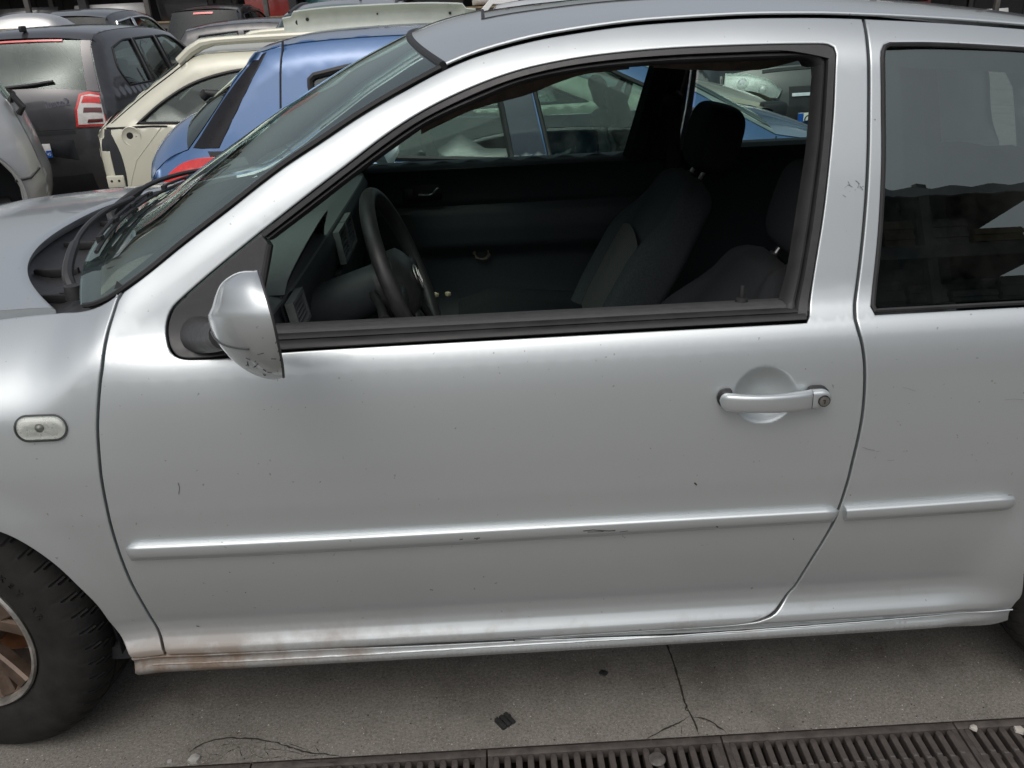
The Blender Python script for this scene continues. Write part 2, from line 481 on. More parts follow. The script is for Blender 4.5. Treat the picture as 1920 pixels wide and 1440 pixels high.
p = atZ(1911, 1370, 0); chunk('stone_chip', (p.x, p.y, .001), .012, M_PEB, 'long cream stone splinter on the drain grating by the rear wheel', 'stone', 6, .5, 5)
p = atZ(1131, 1263, 0); chunk('rubber_scrap', (p.x, p.y, 0), .012, M_BLKP, 'small black rubber scrap on concrete under the sill', 'scrap', 7, .35)
# ribbed black plastic fragment
p = atZ(947, 1354, 0); m = MB()
R = Matrix.Rotation(radians(35), 3, 'Z')
for i in range(3): m.box(R @ Vector((.012*(i-1), 0, .004)), (.009, .034, .008), R, bev=.001)
m.box((0, 0, .0015), (.036, .030, .003), R); m.box(R @ Vector((0, .004, .0055)), (.036, .004, .006), R)
o = m.build('plastic_clip', M_BLKP, smooth=False); o.location = (p.x, p.y, 0); tag(o, 'broken ribbed black plastic clip lying on the concrete', 'plastic clip')
# flattened disc on the grating
p = atZ(1232, 1424, 0); m = MB(); m.lathe([(0, .004), (.012, .0035), (.0165, .0025), (.018, 0)], 20, (0, 0, 0), 'Z'); o = m.build('metal_disc', M_WORN); o.location = (p.x, p.y, .0006); tag(o, 'flattened grey metal disc lying on the drain grating', 'disc')
# joint and cracks cut into the concrete: thin recessed-looking grooves filled with dark dirt
M_CRK = simple('crack_dirt', (.022, .019, .016), .95, var=.3, vs=90)
def crack(px, wd, name='joint_crack', jit=.0, z=.0012):
    pts = [atZ(x, y, 0) for x, y in px]; q = crom(pts, .008); V = []; F = []
    for i, p in enumerate(q):
        t = (q[min(i+1, len(q)-1)]-q[max(i-1, 0)]).normalized(); nn = Vector((-t.y, t.x, 0))
        j = Vector((random.uniform(-jit, jit), random.uniform(-jit, jit), 0)); w_ = wd*random.uniform(.5, 1.3)*(1 if 1 < i < len(q)-2 else .35)
        V += [p+j-nn*w_+Vector((0, 0, z)), p+j+nn*w_+Vector((0, 0, z))]
    F = [(2*i, 2*i+2, 2*i+3, 2*i+1) for i in range(len(q)-1)]
    o = mk(name, V, F, M_CRK, None, False); return struct(o)
crack([(1243, 1190), (1260, 1235), (1275, 1285), (1287, 1328)], .0022, jit=.0006)
crack([(1287, 1325), (1300, 1350), (1310, 1378)], .0018, jit=.001)
crack([(1283, 1316), (1290, 1322), (1284, 1330), (1292, 1334)], .0035, jit=.002)
crack([(1292, 1344), (1268, 1358), (1245, 1368), (1228, 1378), (1212, 1386)], .0018, jit=.0012)
crack([(1296, 1345), (1325, 1350), (1345, 1362), (1362, 1374)], .002, jit=.0012)
crack([(1277, 1362), (1278, 1381)], .001, jit=.0006); crack([(1255, 1360), (1268, 1364)], .002, jit=.001)
crack([(355, 1410), (385, 1393), (425, 1385), (470, 1386), (510, 1391), (545, 1402), (575, 1411), (610, 1414), (640, 1420)], .0018, jit=.0015)
random.seed(11)
net = {}
for i in range(9):
    for j in range(3):
        net[i, j] = (385+i*30+random.uniform(-11, 11), 1398+j*14+random.uniform(-5, 5)-(6 if 1 < i < 6 else -4))
for (i, j), p in list(net.items()):
    for q in ((i+1, j), (i, j+1)):
        if q in net and random.random() < .75: crack([p, ((p[0]+net[q][0])/2+random.uniform(-3, 3), (p[1]+net[q][1])/2+random.uniform(-2, 2)), net[q]], .0008, 'hairline_crack', jit=.0008)

# grit and sand swept up along the drain and under the car
def grit(name, n, mat, seed, box, smin, smax, edge=.5):
    rnd = random.Random(seed); m = MB()
    for _ in range(n):
        x = rnd.uniform(box[0], box[1]); y = lerp(box[2], box[3], rnd.random()**(2.2 if rnd.random() < edge else 1)); sz = lerp(smin, smax, rnd.random()**3); a = rnd.random()*6.3
        P = [Vector((x+sz*cos(a+k*2.1)*rnd.uniform(.6, 1.2), y+sz*sin(a+k*2.1)*rnd.uniform(.6, 1.2), 0)) for k in range(3)]
        m.add(P+[Vector((x, y, sz*rnd.uniform(.4, .9)))], [(0, 1, 3), (1, 2, 3), (2, 0, 3)])
    o = m.build(name, mat, smooth=False, fix=False); o['kind'] = 'stuff'; o['label'] = {'pale_grit': 'pale sand and grit scattered over the concrete', 'dark_grit': 'dark specks of dirt scattered over the concrete', 'brown_grit': 'brown dirt gathered along the edge of the drain'}[name]; o['category'] = 'grit'; return o
bx_ = (-.35, 2.6, DR0+.002, DR0+.42)
grit('pale_grit', 900, simple('pale_grit', (.42, .40, .36), .8, var=.3, vs=200), 21, bx_, .0007, .0030)
grit('dark_grit', 900, simple('dark_grit', (.035, .030, .026), .9, var=.3, vs=200), 22, bx_, .0007, .0032, .3)
grit('brown_grit', 500, simple('brown_grit', (.12, .085, .055), .9, var=.4, vs=200), 23, (-.35, 2.6, DR0-.004, DR0+.05), .0008, .0035, .8)
# =================================================================== the silver three-door hatchback
YC = .86                                   # centre line of the car (near side of the body is about Y = 0)
prof_hi = pchip([(.62, 0), (.70, .003), (.76, .0078), (.82, .0155), (.87, .0262), (.895, .0345), (.912, .0445), (.926, .0595), (.94, .071), (.96, .0805), (1.0, .094), (1.2, .154), (1.4, .2145)])
prof_fd = pchip([(.62, 0), (.70, .004), (.76, .012), (.82, .024), (.87, .037), (.92, .053), (.97, .072), (1.1, .13)])
prof_lo = pchip([(.15, .13), (.19, .080), (.205, .058), (.222, .037), (.236, .022), (.246, .0125), (.254, .009), (.262, .0105), (.270, .0145), (.2755, .0155), (.281, .012), (.290, .0085), (.298, .0094), (.307, .0138), (.317, .0200), (.328, .0252), (.341, .0277), (.355, .0270), (.38, .0227), (.42, .0157), (.48, .0073), (.55, .002), (.62, 0)])
E_z = pchip([(-1.0, .66), (-.7, .79), (-.45, .862), (-.2, .912), (0, .937), (.16, .953), (.29, .966), (.36, .979), (.40, .995), (.447, 1.021), (.49, 1.047), (.551, 1.088), (.642, 1.146), (.744, 1.211), (.801, 1.242), (.889, 1.290), (.975, 1.330), (1.04, 1.357), (1.095, 1.374), (1.231, 1.398), (1.4, 1.4105), (1.535, 1.412), (1.671, 1.408), (1.762, 1.402), (2.052, 1.373), (2.4, 1.318), (2.8, 1.22)])
E_y = pchip([(-1.0, .34), (-.5, .25), (-.1, .225), (.16, .215), (.29, .195), (.36, .158), (.44, .120), (.551, .142), (.744, .180), (.889, .209), (1.04, .239), (1.2, .258), (1.5, .267), (2.0, .270), (2.8, .275)])
WF = (-.06, .31)                            # front wheel centre X, Z
WR = (2.45, .31)
def planY(X): return .012*((X-1.2)/1.3)**2 + .10*max(0, (-.35-X))**2
def baseS(X, Z):
    if Z <= .62:
        y = prof_lo(Z)
        k = sstep(1.95, 2.14, X)             # the flared lower edge fades out before the rear wheel
        if k > 0 and Z < .5: y = lerp(y, .002+.45*max(0, .5-Z)**2, k)
        return planY(X)+y
    k = sstep(.30, .52, X)
    return planY(X)+lerp(prof_fd(Z), prof_hi(Z), k)
def GS(X, Z):
    y = baseS(X, Z)
    ze = E_z(X)
    if Z > ze-.2:
        sl = (E_z(X+.01)-E_z(X-.01))/.02
        cs = 1/sqrt(1+sl*sl); d = max(0, (ze-Z)*cs)
        w_ = lerp(.155, .055, sstep(.25, .47, X)); w_ = lerp(w_, .085, sstep(.95, 1.15, X))
        if d < w_:
            A = max(.006, E_y(X)-baseS(X, ze)); y += A*(1-d/w_)**2.2
    for (wx, wz) in (WF, WR):                # lip of the wheel arches
        r = hypot(X-wx, Z-wz)
        if r < .46: y -= .009*(1-sstep(.36, .455, r))
    return y
def hit(px, py, S=None):
    S = S or GS
    d = ray(px, py); t0 = (-.12-CY)/d.y; t1 = (.55-CY)/d.y; pt = t0; prev = None
    for i in range(121):
        t = t0+(t1-t0)*i/120; P = CAMO+d*t; g = P.y-S(P.x, P.z)
        if prev is not None and g >= 0 > prev:
            a, b = pt, t
            for _ in range(30):
                m = (a+b)/2; P = CAMO+d*m
                if P.y-S(P.x, P.z) >= 0: b = m
                else: a = m
            P = CAMO+d*b; return Vector((P.x, P.z))
        prev = g; pt = t
    P = CAMO+d*t1; return Vector((P.x, P.z))
def H(*pp): return [hit(*p) for p in pp]

def silver_paint(name, lo=True):
    t = NT(name); t.set(Metallic=.76, Roughness=.42, Coat_Weight=1.0, Coat_Roughness=.03)
    co = t.co(); x, y, z = t.sep(co)
    film = t.math('MULTIPLY', t.rng(t.noise(1.7, 6, .62, co), .40, .80), .10)
    speck = t.math('MULTIPLY', t.rng(t.noise(95, 2, .5, co), .735, .76), .55)
    f = t.math('MAXIMUM', film, speck)
    col = t.mix(f, (.565, .605, .62), (.20, .18, .155))
    # brown road dirt caught along the bottom of the wing and door
    zz = t.rng(z, .365, .285); xx = t.rng(x, 1.15, .40)
    nz = t.noise(9, 5, .65, co)
    mud = t.math('MULTIPLY', t.math('MULTIPLY', zz, t.rng(t.math('ADD', nz, t.math('MULTIPLY', xx, .34)), .54, .86)), .92)
    col = t.mix(mud, col, (.17, .115, .075))
    t.l(col, t.b.inputs['Base Color'])
    t.l(t.math('SUBTRACT', .76, t.math('MULTIPLY', t.math('MAXIMUM', mud, film), .76)), t.b.inputs['Metallic'])
    t.l(t.rng(t.noise(2.6, 4, .6, co), .3, .8, .02, .09), t.b.inputs['Coat Roughness'])
    t.l(t.math('SUBTRACT', 1.0, mud), t.b.inputs['Coat Weight'])
    # fine orange peel so reflections are not mirror flat
    t.bump(t.noise(9, 2, .4, co), .04, .004)
    return t.m
M = {}
M['silver'] = silver_paint('silver_paint')
M['rubber'] = simple('black_rubber', (.018, .018, .019), .55, var=.25, vs=25)
M['trimblk'] = simple('dark_grey_plastic', (.032, .032, .034), .42, var=.15, vs=60, bump=.0003)
M['card'] = simple('grained_plastic', (.045, .046, .048), .62, var=.15, vs=90, bump=.0008)
M['jamb'] = simple('dark_gap', (.012, .014, .017), .6)
M['cloth'] = simple('black_cloth', (.026, .028, .031), .95, var=.25, vs=240, bump=.0006, spec=.2)
M['bolster'] = simple('charcoal_cloth', (.062, .070, .075), .92, var=.25, vs=220, bump=.0006, spec=.25)
M['dash'] = simple('grey_green_dash', (.13, .145, .145), .6, var=.1, vs=120, bump=.0006)
M['dashlow'] = simple('dark_dash', (.036, .042, .046), .6, var=.15, vs=120, bump=.0005)
M['leather'] = simple('steering_leather', (.028, .028, .028), .42, var=.2, vs=60, bump=.0004)
M['chrome'] = simple('chrome', (.75, .76, .77), .16, 1.0, var=.06)
M['dullmetal'] = simple('dull_metal', (.42, .41, .39), .38, 1.0, var=.2)
M['glass'] = glass('car_glass', (.62, .80, .73), dirt=.07)
M['wsglass'] = glass('windscreen_glass', (.60, .78, .70), dirt=.05, refl=1.2)
M['darkglass'] = glass('tinted_glass', (.30, .37, .36), dirt=.05, refl=3.6)
M['frit'] = simple('black_glass_band', (.05, .045, .055), .12, var=.05, coat=1)
M['headliner'] = simple('headliner', (.10, .095, .085), .95, var=.15, vs=150)
M['brown'] = simple('brake_dust_alloy', (.16, .115, .085), .55, .35, var=.3, vs=18)
M['alloy'] = simple('worn_alloy', (.48, .46, .43), .38, .8, var=.35, vs=30)
M['spoke'] = simple('dusty_spoke', (.10, .07, .052), .45, .4, var=.5, vs=16)
M['rust'] = simple('rusty_disc', (.20, .085, .035), .8, .2, var=.4, vs=30)
M['tyre'] = simple('tyre_rubber', (.016, .0155, .015), .78, var=.35, vs=22, bump=.0006, spec=.3)
M['red'] = simple('red_plastic', (.35, .01, .012), .35)
M['lens'] = glass('clear_lens', (.95, .95, .94), .02, .0)
M['sgroove'] = simple('grey_groove', (.10, .10, .105), .5, .5)
M['yellowed'] = simple('pale_crumb', (.45, .38, .25), .8)

GOLF = thing('silver_hatchback', 'silver three-door hatchback with its driver window open, in the foreground', 'car')

# ---- outlines, in photo pixels, thrown on the body surface
g_front = H((228, 545), (220, 561), (211, 589), (202, 619), (195.5, 650), (191, 687), (187, 717), (183.5, 760), (182, 800), (183.4, 833), (186, 867), (189.6, 900), (201, 960), (213, 1007), (230, 1057), (247, 1097), (267, 1133), (283, 1160), (296, 1182), (302, 1200), (305, 1215))
g_front2 = H((305, 1215), (308, 1224), (313, 1229.5))
g_bot = H((313, 1229.5), (400, 1227.0), (619, 1216.6), (800, 1208), (960, 1200), (1157, 1188), (1326, 1177), (1385, 1172.5), (1412, 1168), (1433, 1161), (1453, 1148.5), (1466, 1130.6), (1480, 1111), (1490.5, 1100))
g_rear = H((1490.5, 1100), (1526, 1043.6), (1563, 980.7), (1576, 946.8), (1590.6, 901.6), (1600, 862.8), (1610, 820.8), (1618, 775.6), (1622, 724), (1621.5, 678.7), (1617, 645), (1609, 616), (1604, 597))
g_rear2 = H((1604, 597), (1606.7, 542), (1616, 466.7), (1624, 377.8), (1628.5, 289), (1630, 177.8), (1628, 89), (1623, 49)) 
def edge(X, dz=0): return Vector((X, E_z(X)+dz))
xr = g_rear2[-1].x
g_rear2 = g_rear2[:-1]+[Vector((xr+.002, E_z(xr)-.004))]
xa = .447
g_top = [edge(xr+.002-(xr+.002-xa)*k/40, -.004) for k in range(41)]
door_outer = loop(g_front[1:], g_front2, g_bot, g_rear, g_rear2, g_top, [g_top[-1], g_front[1]], step=.009)
w_out = [H((424, 668), (395, 669.6), (351, 671), (336, 668), (325, 660), (317, 648), (312.5, 625.5), (315, 601), (324, 579.7), (342, 561), (412.4, 500), (488.8, 437.6)),
         H((488.8, 437.6), (588.5, 359.5), (652, 311), (730.5, 251), (803, 205), (893, 162), (973, 133.5), (1046, 116.7), (1119, 105), (1228, 94), (1337.5, 88), (1447, 84.6), (1535, 83.6), (1551, 84.3), (1562, 89), (1566, 100)),
         H((1566, 100), (1565, 121.7), (1561.4, 208), (1552, 316.6), (1541.5, 407), (1527, 497), (1517, 565), (1515, 592), (1511, 601)),
         H((1511, 601), (1000, 629), (525, 657.5), (424, 668))]
win_loop = loop(*w_out, step=.009)
hb = hit(1434, 741)                         # finger bowl of the door handle
def DS(X, Z):
    y = GS(X, Z)
    r = hypot((X-hb.x)/.0575, (Z-hb.y)/.0545)
    if r < 1.0: y += .022*(1-r**2.6)**1.5
    return y
DOOR = panel('door', door_outer, [win_loop], DS, M['silver'], GOLF, res=.024, bands=((.262, .385, .006, .0105), (.885, .955, .008, .016)), fine=(hb.x-.075, hb.x+.075, hb.y-.07, hb.y+.07, .0031), thick=.02, hole_thick=.012)

# ---- front wing
arch = H((0, 1000.7), (46.7, 1023), (100, 1060), (143, 1100), (180, 1137), (207, 1173), (230, 1207), (243, 1235))
a0 = [Vector((WF[0]+.362*cos(a), WF[1]+.362*sin(a))) for a in [radians(q) for q in range(180, 58, -8)]]
a0 = [Vector((-.425, .20))]+a0
wing_low = [arch[-1], hit(260, 1235.5), hit(285, 1233), hit(313, 1229.5)]
hoodgap = [edge(x, -.003) for x in (.285, .16, 0, -.2, -.4, -.6, -.75)]
wing_tail = [g_front[0]+Vector((0, .002)), edge(.41, -.002), edge(.37, -.002), edge(.33, -.003), edge(.285, -.003)]
wing_outer = loop(a0+arch, wing_low, g_front2[::-1], g_front[::-1], wing_tail, hoodgap, [hoodgap[-1], Vector((-.80, .62)), Vector((-.78, .42)), Vector((-.72, .22))], [Vector((-.72, .22)), a0[0]], step=.010)
WING = panel('front_wing', wing_outer, [], GS, M['silver'], GOLF, res=.022, bands=((.262, .385, .006, .0105), (.885, .955, .008, .016)), thick=.022)

# ---- rear quarter with its fixed window
q_out = [H((1669, 82), (1749, 82), (1920, 91)), None]
qa = H((1669, 82), (1749, 82), (1920, 91)); qx = 2.27
qtop = qa+[Vector((2.14, qa[2].y-.012)), Vector((2.235, qa[2].y-.035)), Vector((qx, qa[2].y-.065))]
qleft = H((1642, 585.8), (1637, 580), (1637.8, 555.6), (1649, 444), (1656, 311), (1655.6, 178), (1655, 100), (1659, 87), (1669, 82))
qb = H((1920, 571), (1780, 578.5), (1642, 585.8))
qbot = [Vector((2.34, qb[0].y-.002)), Vector((2.15, qb[0].y-.001))]+qb
qwin = loop(qleft, qtop, [qtop[-1], Vector((2.36, 1.12)), Vector((2.385, .98)), Vector((2.37, qbot[0].y+.01)), qbot[0]], qbot, step=.010)
rarch = [Vector((WR[0]+.345*cos(a), WR[1]+.345*sin(a))) for a in [radians(q) for q in range(0, 176, 8)]]
rarch2 = [rarch[-1], hit(1917, 1120), hit(1907, 1131), hit(1898, 1143)]
qlow = H((1898, 1142.5), (1671, 1161.5), (1500, 1175), (1400, 1182.5))+[]
# the rocker seam runs the full length; the quarter reaches down to it behind the door
seam = H((287, 1246), (400, 1241.5), (700, 1226), (960, 1210), (1200, 1196.3), (1400, 1182.5), (1671, 1161.5), (1898, 1142.5))
quarter_outer = loop(g_rear2[::-1], g_rear[::-1], g_bot[::-1][:10], [g_bot[4], hit(960, 1201.8)], [hit(960, 1201.8), hit(1060, 1198.3), hit(1157, 1195), hit(1300, 1190), hit(1400, 1183.6), hit(1671, 1162.6), hit(1898, 1143.4)], rarch2[::-1], rarch[::-1],
                     [rarch[0], Vector((2.83, .30)), Vector((2.95, .34))], [Vector((2.95, .34)), Vector((3.0, .62)), Vector((2.96, .80)), Vector((2.80, 1.0)), Vector((2.70, E_z(2.70)-.02)), Vector((2.66, E_z(2.66)-.004))],
                     [edge(2.66-(2.66-xr-.002)*k/25, -.004) for k in range(26)], step=.011)
QUART = panel('rear_quarter', quarter_outer, [qwin], GS, M['silver'], GOLF, res=.028, bands=((.262, .385, .006, .0105), (.885, .955, .008, .016)), thick=.02, hole_thick=.006)

# ---- sill under door and wing
def SS(X, Z): return GS(X, Z)
sill_top = H((245, 1236.5), (260, 1236.3), (313, 1231.5), (400, 1229), (619, 1218.5), (800, 1210), (960, 1202), (1157, 1194), (1300, 1189), (1400, 1183), (1671, 1162), (1896, 1143.5))
sill_px = ((1885, 1156), (1860, 1164), (1671, 1178.8), (1500, 1192), (1400, 1199), (1000, 1226), (700, 1243.5), (480, 1256), (400, 1260.6), (290, 1265), (276, 1264.5), (264, 1261))
_sz = .2205
sill_bot = [Vector((atY(px, py, .04).x, _sz if 1 < k < len(sill_px)-2 else max(_sz, atY(px, py, .04).z))) for k, (px, py) in enumerate(sill_px)]
sill_loop = loop(sill_top, [sill_top[-1], hit(1893, 1150), sill_bot[0]], sill_bot, [sill_bot[-1], hit(252, 1247), sill_top[0]], step=.012)
SILL = panel('sill', sill_loop, [], SS, M['silver'], GOLF, gap=.0008, e=.002, res=.02, bands=((.18, .29, .005, .010),), thick=.06)
# weld-seam ridge with chipped highlight along the sill
m = MB(); Vv = []
for i, p in enumerate(crom([Vector((q.x, q.y)) for q in seam], .012)):
    Vv.append(Vector((p.x, GS(p.x, p.y)-.0012+.0012*random.random(), p.y)))
m.tube(Vv, .0017, 6); m.build('sill_seam', M['silver'], GOLF)

# ---- dark jambs behind the gaps
def strip_on(S, line, wd, depth, name, mat, parent):
    V = []; F = []
    pts = crom(line, .02)
    for i, p in enumerate(pts):
        t = (pts[min(i+1, len(pts)-1)]-pts[max(i-1, 0)]).normalized(); n2 = Vector((-t.y, t.x))
        for s in (-1, 1):
            q = p+n2*wd*s; V.append((q.x, S(q.x, q.y)+depth, q.y))
    for i in range(len(pts)-1): F.append((2*i, 2*i+2, 2*i+3, 2*i+1))
    return mk(name, V, F, mat, parent)
for ln in (g_front+g_front2[1:], g_rear[::-1][::-1]+g_rear2[1:], g_bot):
    strip_on(GS, ln, .02, .019, 'door_gap_seal', M['jamb'], GOLF)

# ---- windscreen, roof, bonnet
def Lx(t): return lerp(.335, 1.038, t)
def WS(t, s, off=0):
    X = Lx(t); z = E_z(X)+.001; y = E_y(X)+.006
    b = 1-s*s; bx = lerp(.15, .095, t); bz = lerp(.030, .034, t)
    return Vector((X-bx*b-off*.45, YC+s*(YC-y), z+bz*b+off*.9))
m = MB(); m.grid(lambda a, b: WS(a*.984, -1+2*b), 30, 40); GLS = m.build('windscreen', M['wsglass'], GOLF)
m = MB()                                    # black ceramic border round the screen
m.grid(lambda a, b: WS(a*.075, -1+2*b, -.003), 3, 40)
for s0, s1 in ((-1, -.955), (.955, 1)): m.grid(lambda a, b: WS(.06+a*.91, lerp(s0, s1, b), -.003), 24, 3)
m.build('windscreen_border', M['frit'], GLS)
m = MB(); m.tube([WS(.986, -1+2*k/60, -.0025) for k in range(61)], .0085, 10); m.build('windscreen_top_seal', M['rubber'], GLS)
m = MB(); m.tube([WS(.01+.97*k/40, -1.0, -.002) for k in range(41)], .005, 6); m.build('windscreen_side_seal', M['rubber'], GLS)

def roofP(x, s, dz=0):
    X = x; b = 1-abs(s)**2.0
    xe = X+.095*b*(1-sstep(1.0, 1.5, X)); y = E_y(X if X > 1.04 else 1.04)+.004
    ze = E_z(xe)+.0025
    if X > 1.5: ze = E_z(X)+.0025
    return Vector((X, YC+s*(YC-y), ze+(.034*b if abs(s) < 1 else 0)+dz))
def roof_x0(s): return 1.032-.0955*(1-s*s)
SR = (1.10, 1.56, -.52, .52)                # sunroof: X range, s range
m = MB()
def roofgrid(m, xa_, xb_, s0, s1, nu, nv, dz=0):
    m.grid(lambda a, b: roofP(lerp(xa_(lerp(s0, s1, b)), xb_, a), lerp(s0, s1, b), dz), nu, nv)
cst = lambda v: (lambda s: v)
roofgrid(m, roof_x0, SR[0], -1, 1, 8, 60)
roofgrid(m, cst(SR[0]), SR[1], -1, SR[2], 14, 14); roofgrid(m, cst(SR[0]), SR[1], SR[3], 1, 14, 14)
roofgrid(m, cst(SR[1]), 2.68, -1, 1, 34, 60)
bm = bmesh.new()
ROOF = m.build('roof', M['silver'], GOLF)
bm.from_mesh(ROOF.data); bmesh.ops.remove_doubles(bm, verts=bm.verts[:], dist=1e-4); bmesh.ops.recalc_face_normals(bm, faces=bm.faces[:]); bm.to_mesh(ROOF.data); bm.free()
m = MB(); roofgrid(m, cst(SR[0]+.006), SR[1]-.006, SR[2]+.008, SR[3]-.008, 12, 30, -.0035); m.build('sunroof_glass', M['frit'], ROOF)
m = MB(); m.tube([roofP(lerp(SR[0], SR[1], k/20), SR[2]+.004, -.002) for k in range(21)], .004, 6); m.tube([roofP(SR[0]+.003, lerp(SR[2], SR[3], k/30), -.002) for k in range(31)], .004, 6)
m.tube([roofP(SR[1]-.003, lerp(SR[2], SR[3], k/30), -.002) for k in range(31)], .004, 6); m.build('sunroof_seal', M['rubber'], ROOF)
m = MB(); m.tube([Vector((x, E_y(x)+.001, E_z(x)+.0002)) for x in [1.035+.03*k for k in range(52)]], .0034, 8); m.build('roof_gutter', M['silver'], ROOF)
m = MB()                                    # headliner under the roof
m.grid(lambda a, b: roofP(lerp(1.02, 2.6, a), -1+2*b, -.038), 20, 20); m.build('headliner', M['headliner'], ROOF)

def hoodz(X, s):
    z = .958+.055*(X-.16)-.16*max(0, -.25-X)**2
    return z+.032*(1-s*s)
def hood_x1(s):                             # rear edge of the bonnet
    return .275-.245*(1-abs(s)**2.6)
def hoodP(a, s):
    X = lerp(-.85, hood_x1(s), a); ye = E_y(X)+.004
    Y = YC+s*(YC-ye)
    z = hoodz(X, s)
    rim = max(0, (X-(hood_x1(s)-.02))/.02)  # rolled rear lip
    return Vector((X, Y, z-.005*rim*rim))
m = MB(); m.grid(lambda a, b: hoodP(1-(1-a)**1.6, -1+2*b), 44, 64)
nrm = len(m.V)
rear = [hoodP(1, -1+2*b/64) for b in range(65)]
m.grid(lambda a, b: rear[round(b*64)]+Vector((-.004*a*a*3, 0, -.022*a)), 4, 64)
m.grid(lambda a, b: hoodP(1-(1-b)**1.6, -1)+Vector((0, .0005, -.02*a-.0005)), 3, 44)
m.build('bonnet', M['silver'], GOLF, ang=60)

# cowl tray, wipers
def cowlP(a, s):
    x0 = hood_x1(s)-.02; g = WS(.0, s); x1 = g.x+.03
    X = lerp(x0, x1, a); dip = .045*sin(pi*min(1, a*1.05))**.7
    return Vector((X, YC+s*(YC-.19), lerp(hoodz(x0, s)-.028, g.z-.012, a)-dip*(1-abs(s)**8)))
m = MB(); m.grid(lambda a, b: cowlP(a, -1+2*b), 10, 50); COWL = m.build('cowl_tray', M['trimblk'], GOLF)
for s in (-.72, -.45, -.12, .2):
    m = MB(); c = cowlP(.35, s); m.box(c+Vector((0, 0, .012)), (.10, .012, .02), bev=.003); m.lathe([(0, .02), (.009, .02), (.010, 0)], 10, c+Vector((.03, .004, .004)), 'Z')
    m.build('cowl_rib', M['rubber'], COWL)
for base, tip, b0, b1 in ((-.80, -.02, -.62, .18), (-.02, .62, .12, .86)):
    pb = cowlP(.55, base)+Vector((.02, 0, .035))
    def gl(s, t, o): return WS(t, s, o)
    pts = [pb, pb+Vector((-.02, .03, .022)), gl(lerp(base, tip, .35), -.01, .030), gl(lerp(base, tip, .7), .015, .034), gl(tip, .035, .026)]
    m = MB(); m.tube(crom(pts, .02), [.011 if k < 9 else .0065 for k in range(len(crom(pts, .02)))], 8)
    m.lathe([(0, .03), (.017, .028), (.019, .0)], 14, pb-Vector((0, 0, .015)), 'Z')
    wp = m.build('wiper_arm', M['trimblk'], GOLF)
    m = MB(); bl = [gl(lerp(b0, b1, k/24), .045+.012*sin(pi*k/24), .008) for k in range(25)]
    m.tube(bl, .0045, 6)
    m.tube([p+Vector((-.006, 0, .010)) for p in bl[3:22]], .004, 6)
    for k in (3, 9, 15, 21): m.box(bl[k]+Vector((-.003, 0, .006)), (.010, .02, .014))
    m.build('wiper_blade', M['rubber'], wp)

# ---- window seals, mirror sail, belt mouldings
def strip2(A, B, prof, name, mat, parent, n=90, S=GS, label=None):
    """band between two polylines on the body; prof = [(fraction, depth)]"""
    A = resample(crom(A, .01), n); B = resample(crom(B, .01), n); V = []; F = []; k = len(prof)
    for a, b in zip(A, B):
        for f, dp in prof:
            p = a.lerp(b, f); V.append((p.x, S(p.x, p.y)+dp, p.y))
    for i in range(n-1):
        for j in range(k-1): F.append((i*k+j, (i+1)*k+j, (i+1)*k+j+1, i*k+j+1))
    o = mk(name, V, F, mat, parent, label=label)
    bm = bmesh.new(); bm.from_mesh(o.data); bmesh.ops.recalc_face_normals(bm, faces=bm.faces[:]); bm.to_mesh(o.data); bm.free()
    return sharp(o, 40)
in_top = H((509, 457), (588, 397), (660, 341), (757.5, 270), (803, 240), (893, 199), (973, 165), (1082, 141), (1228, 127), (1337.5, 121.5), (1447, 117), (1505, 116), (1524, 119), (1531, 130))
in_right = H((1531, 130), (1532, 150), (1527, 208), (1520, 288), (1505.5, 382), (1484, 515), (1472, 560), (1465, 588))
out_top = w_out[1][:]; out_right = w_out[2][:-1]
sealprof = [(0, .004), (.03, .0005), (.36, .0015), (.40, .006), (.46, .012), (.52, .006), (.62, .005), (.78, .010), (.90, .020), (1.0, .045), (1.0, .075)]
strip2(out_top, in_top, sealprof, 'window_seal', M['rubber'], DOOR, 120)
strip2(out_right, in_right, sealprof[:-2]+[(1.0, .028), (.80, .045), (.35, .08)], 'window_seal', M['rubber'], DOOR, 60)
strip2([p for p in out_top], [p.lerp(q, .36) for p, q in zip(resample(crom(out_top, .01), 14), resample(crom(in_top, .01), 14))], [(0, .003), (.08, -.0012), (.9, -.0006), (1, .004)], 'window_trim', M['trimblk'], DOOR, 120)
ir = resample(crom(in_right, .01), 9); orr = resample(crom(out_right, .01), 9)
strip2(orr, [p.lerp(q, .42) for p, q in zip(orr, ir)], [(0, .003), (.08, -.0012), (.9, -.0006), (1, .004)], 'window_trim', M['trimblk'], DOOR, 60)
# mirror sail
sail = loop(w_out[0][1:], H((488.8, 437.6), (504, 459)), H((504, 459), (497, 500), (489, 540), (482, 590), (478, 655)), H((478, 655), (395, 669.6)), step=.008)
panel('mirror_sail', sail, [], GS, M['trimblk'], DOOR, gap=.0005, e=.003, thick=.03, res=.012, off=-.0035)
m = MB(); m.tube([Vector((p.x, GS(p.x, p.y)+.006, p.y)) for p in H((504, 460), (497, 500), (490, 540), (484, 590))], .006, 8); m.build('sail_edge_seal', M['rubber'], DOOR)
# outer belt seal along the bottom of the window
bA = H((480, 660.5), (525, 657.5), (1000, 629.3), (1280, 613.5), (1511, 600.5)); bB = H((480, 631), (525, 629), (1000, 605), (1280, 590), (1509, 579))
strip2(bA, bB, [(0, .006), (.04, -.001), (.18, -.006), (.42, -.008), (.60, -.003), (.63, .004), (.70, .004), (.74, -.001), (.9, .001), (1, .007), (1, .03)], 'belt_moulding', M['rubber'], DOOR, 60)
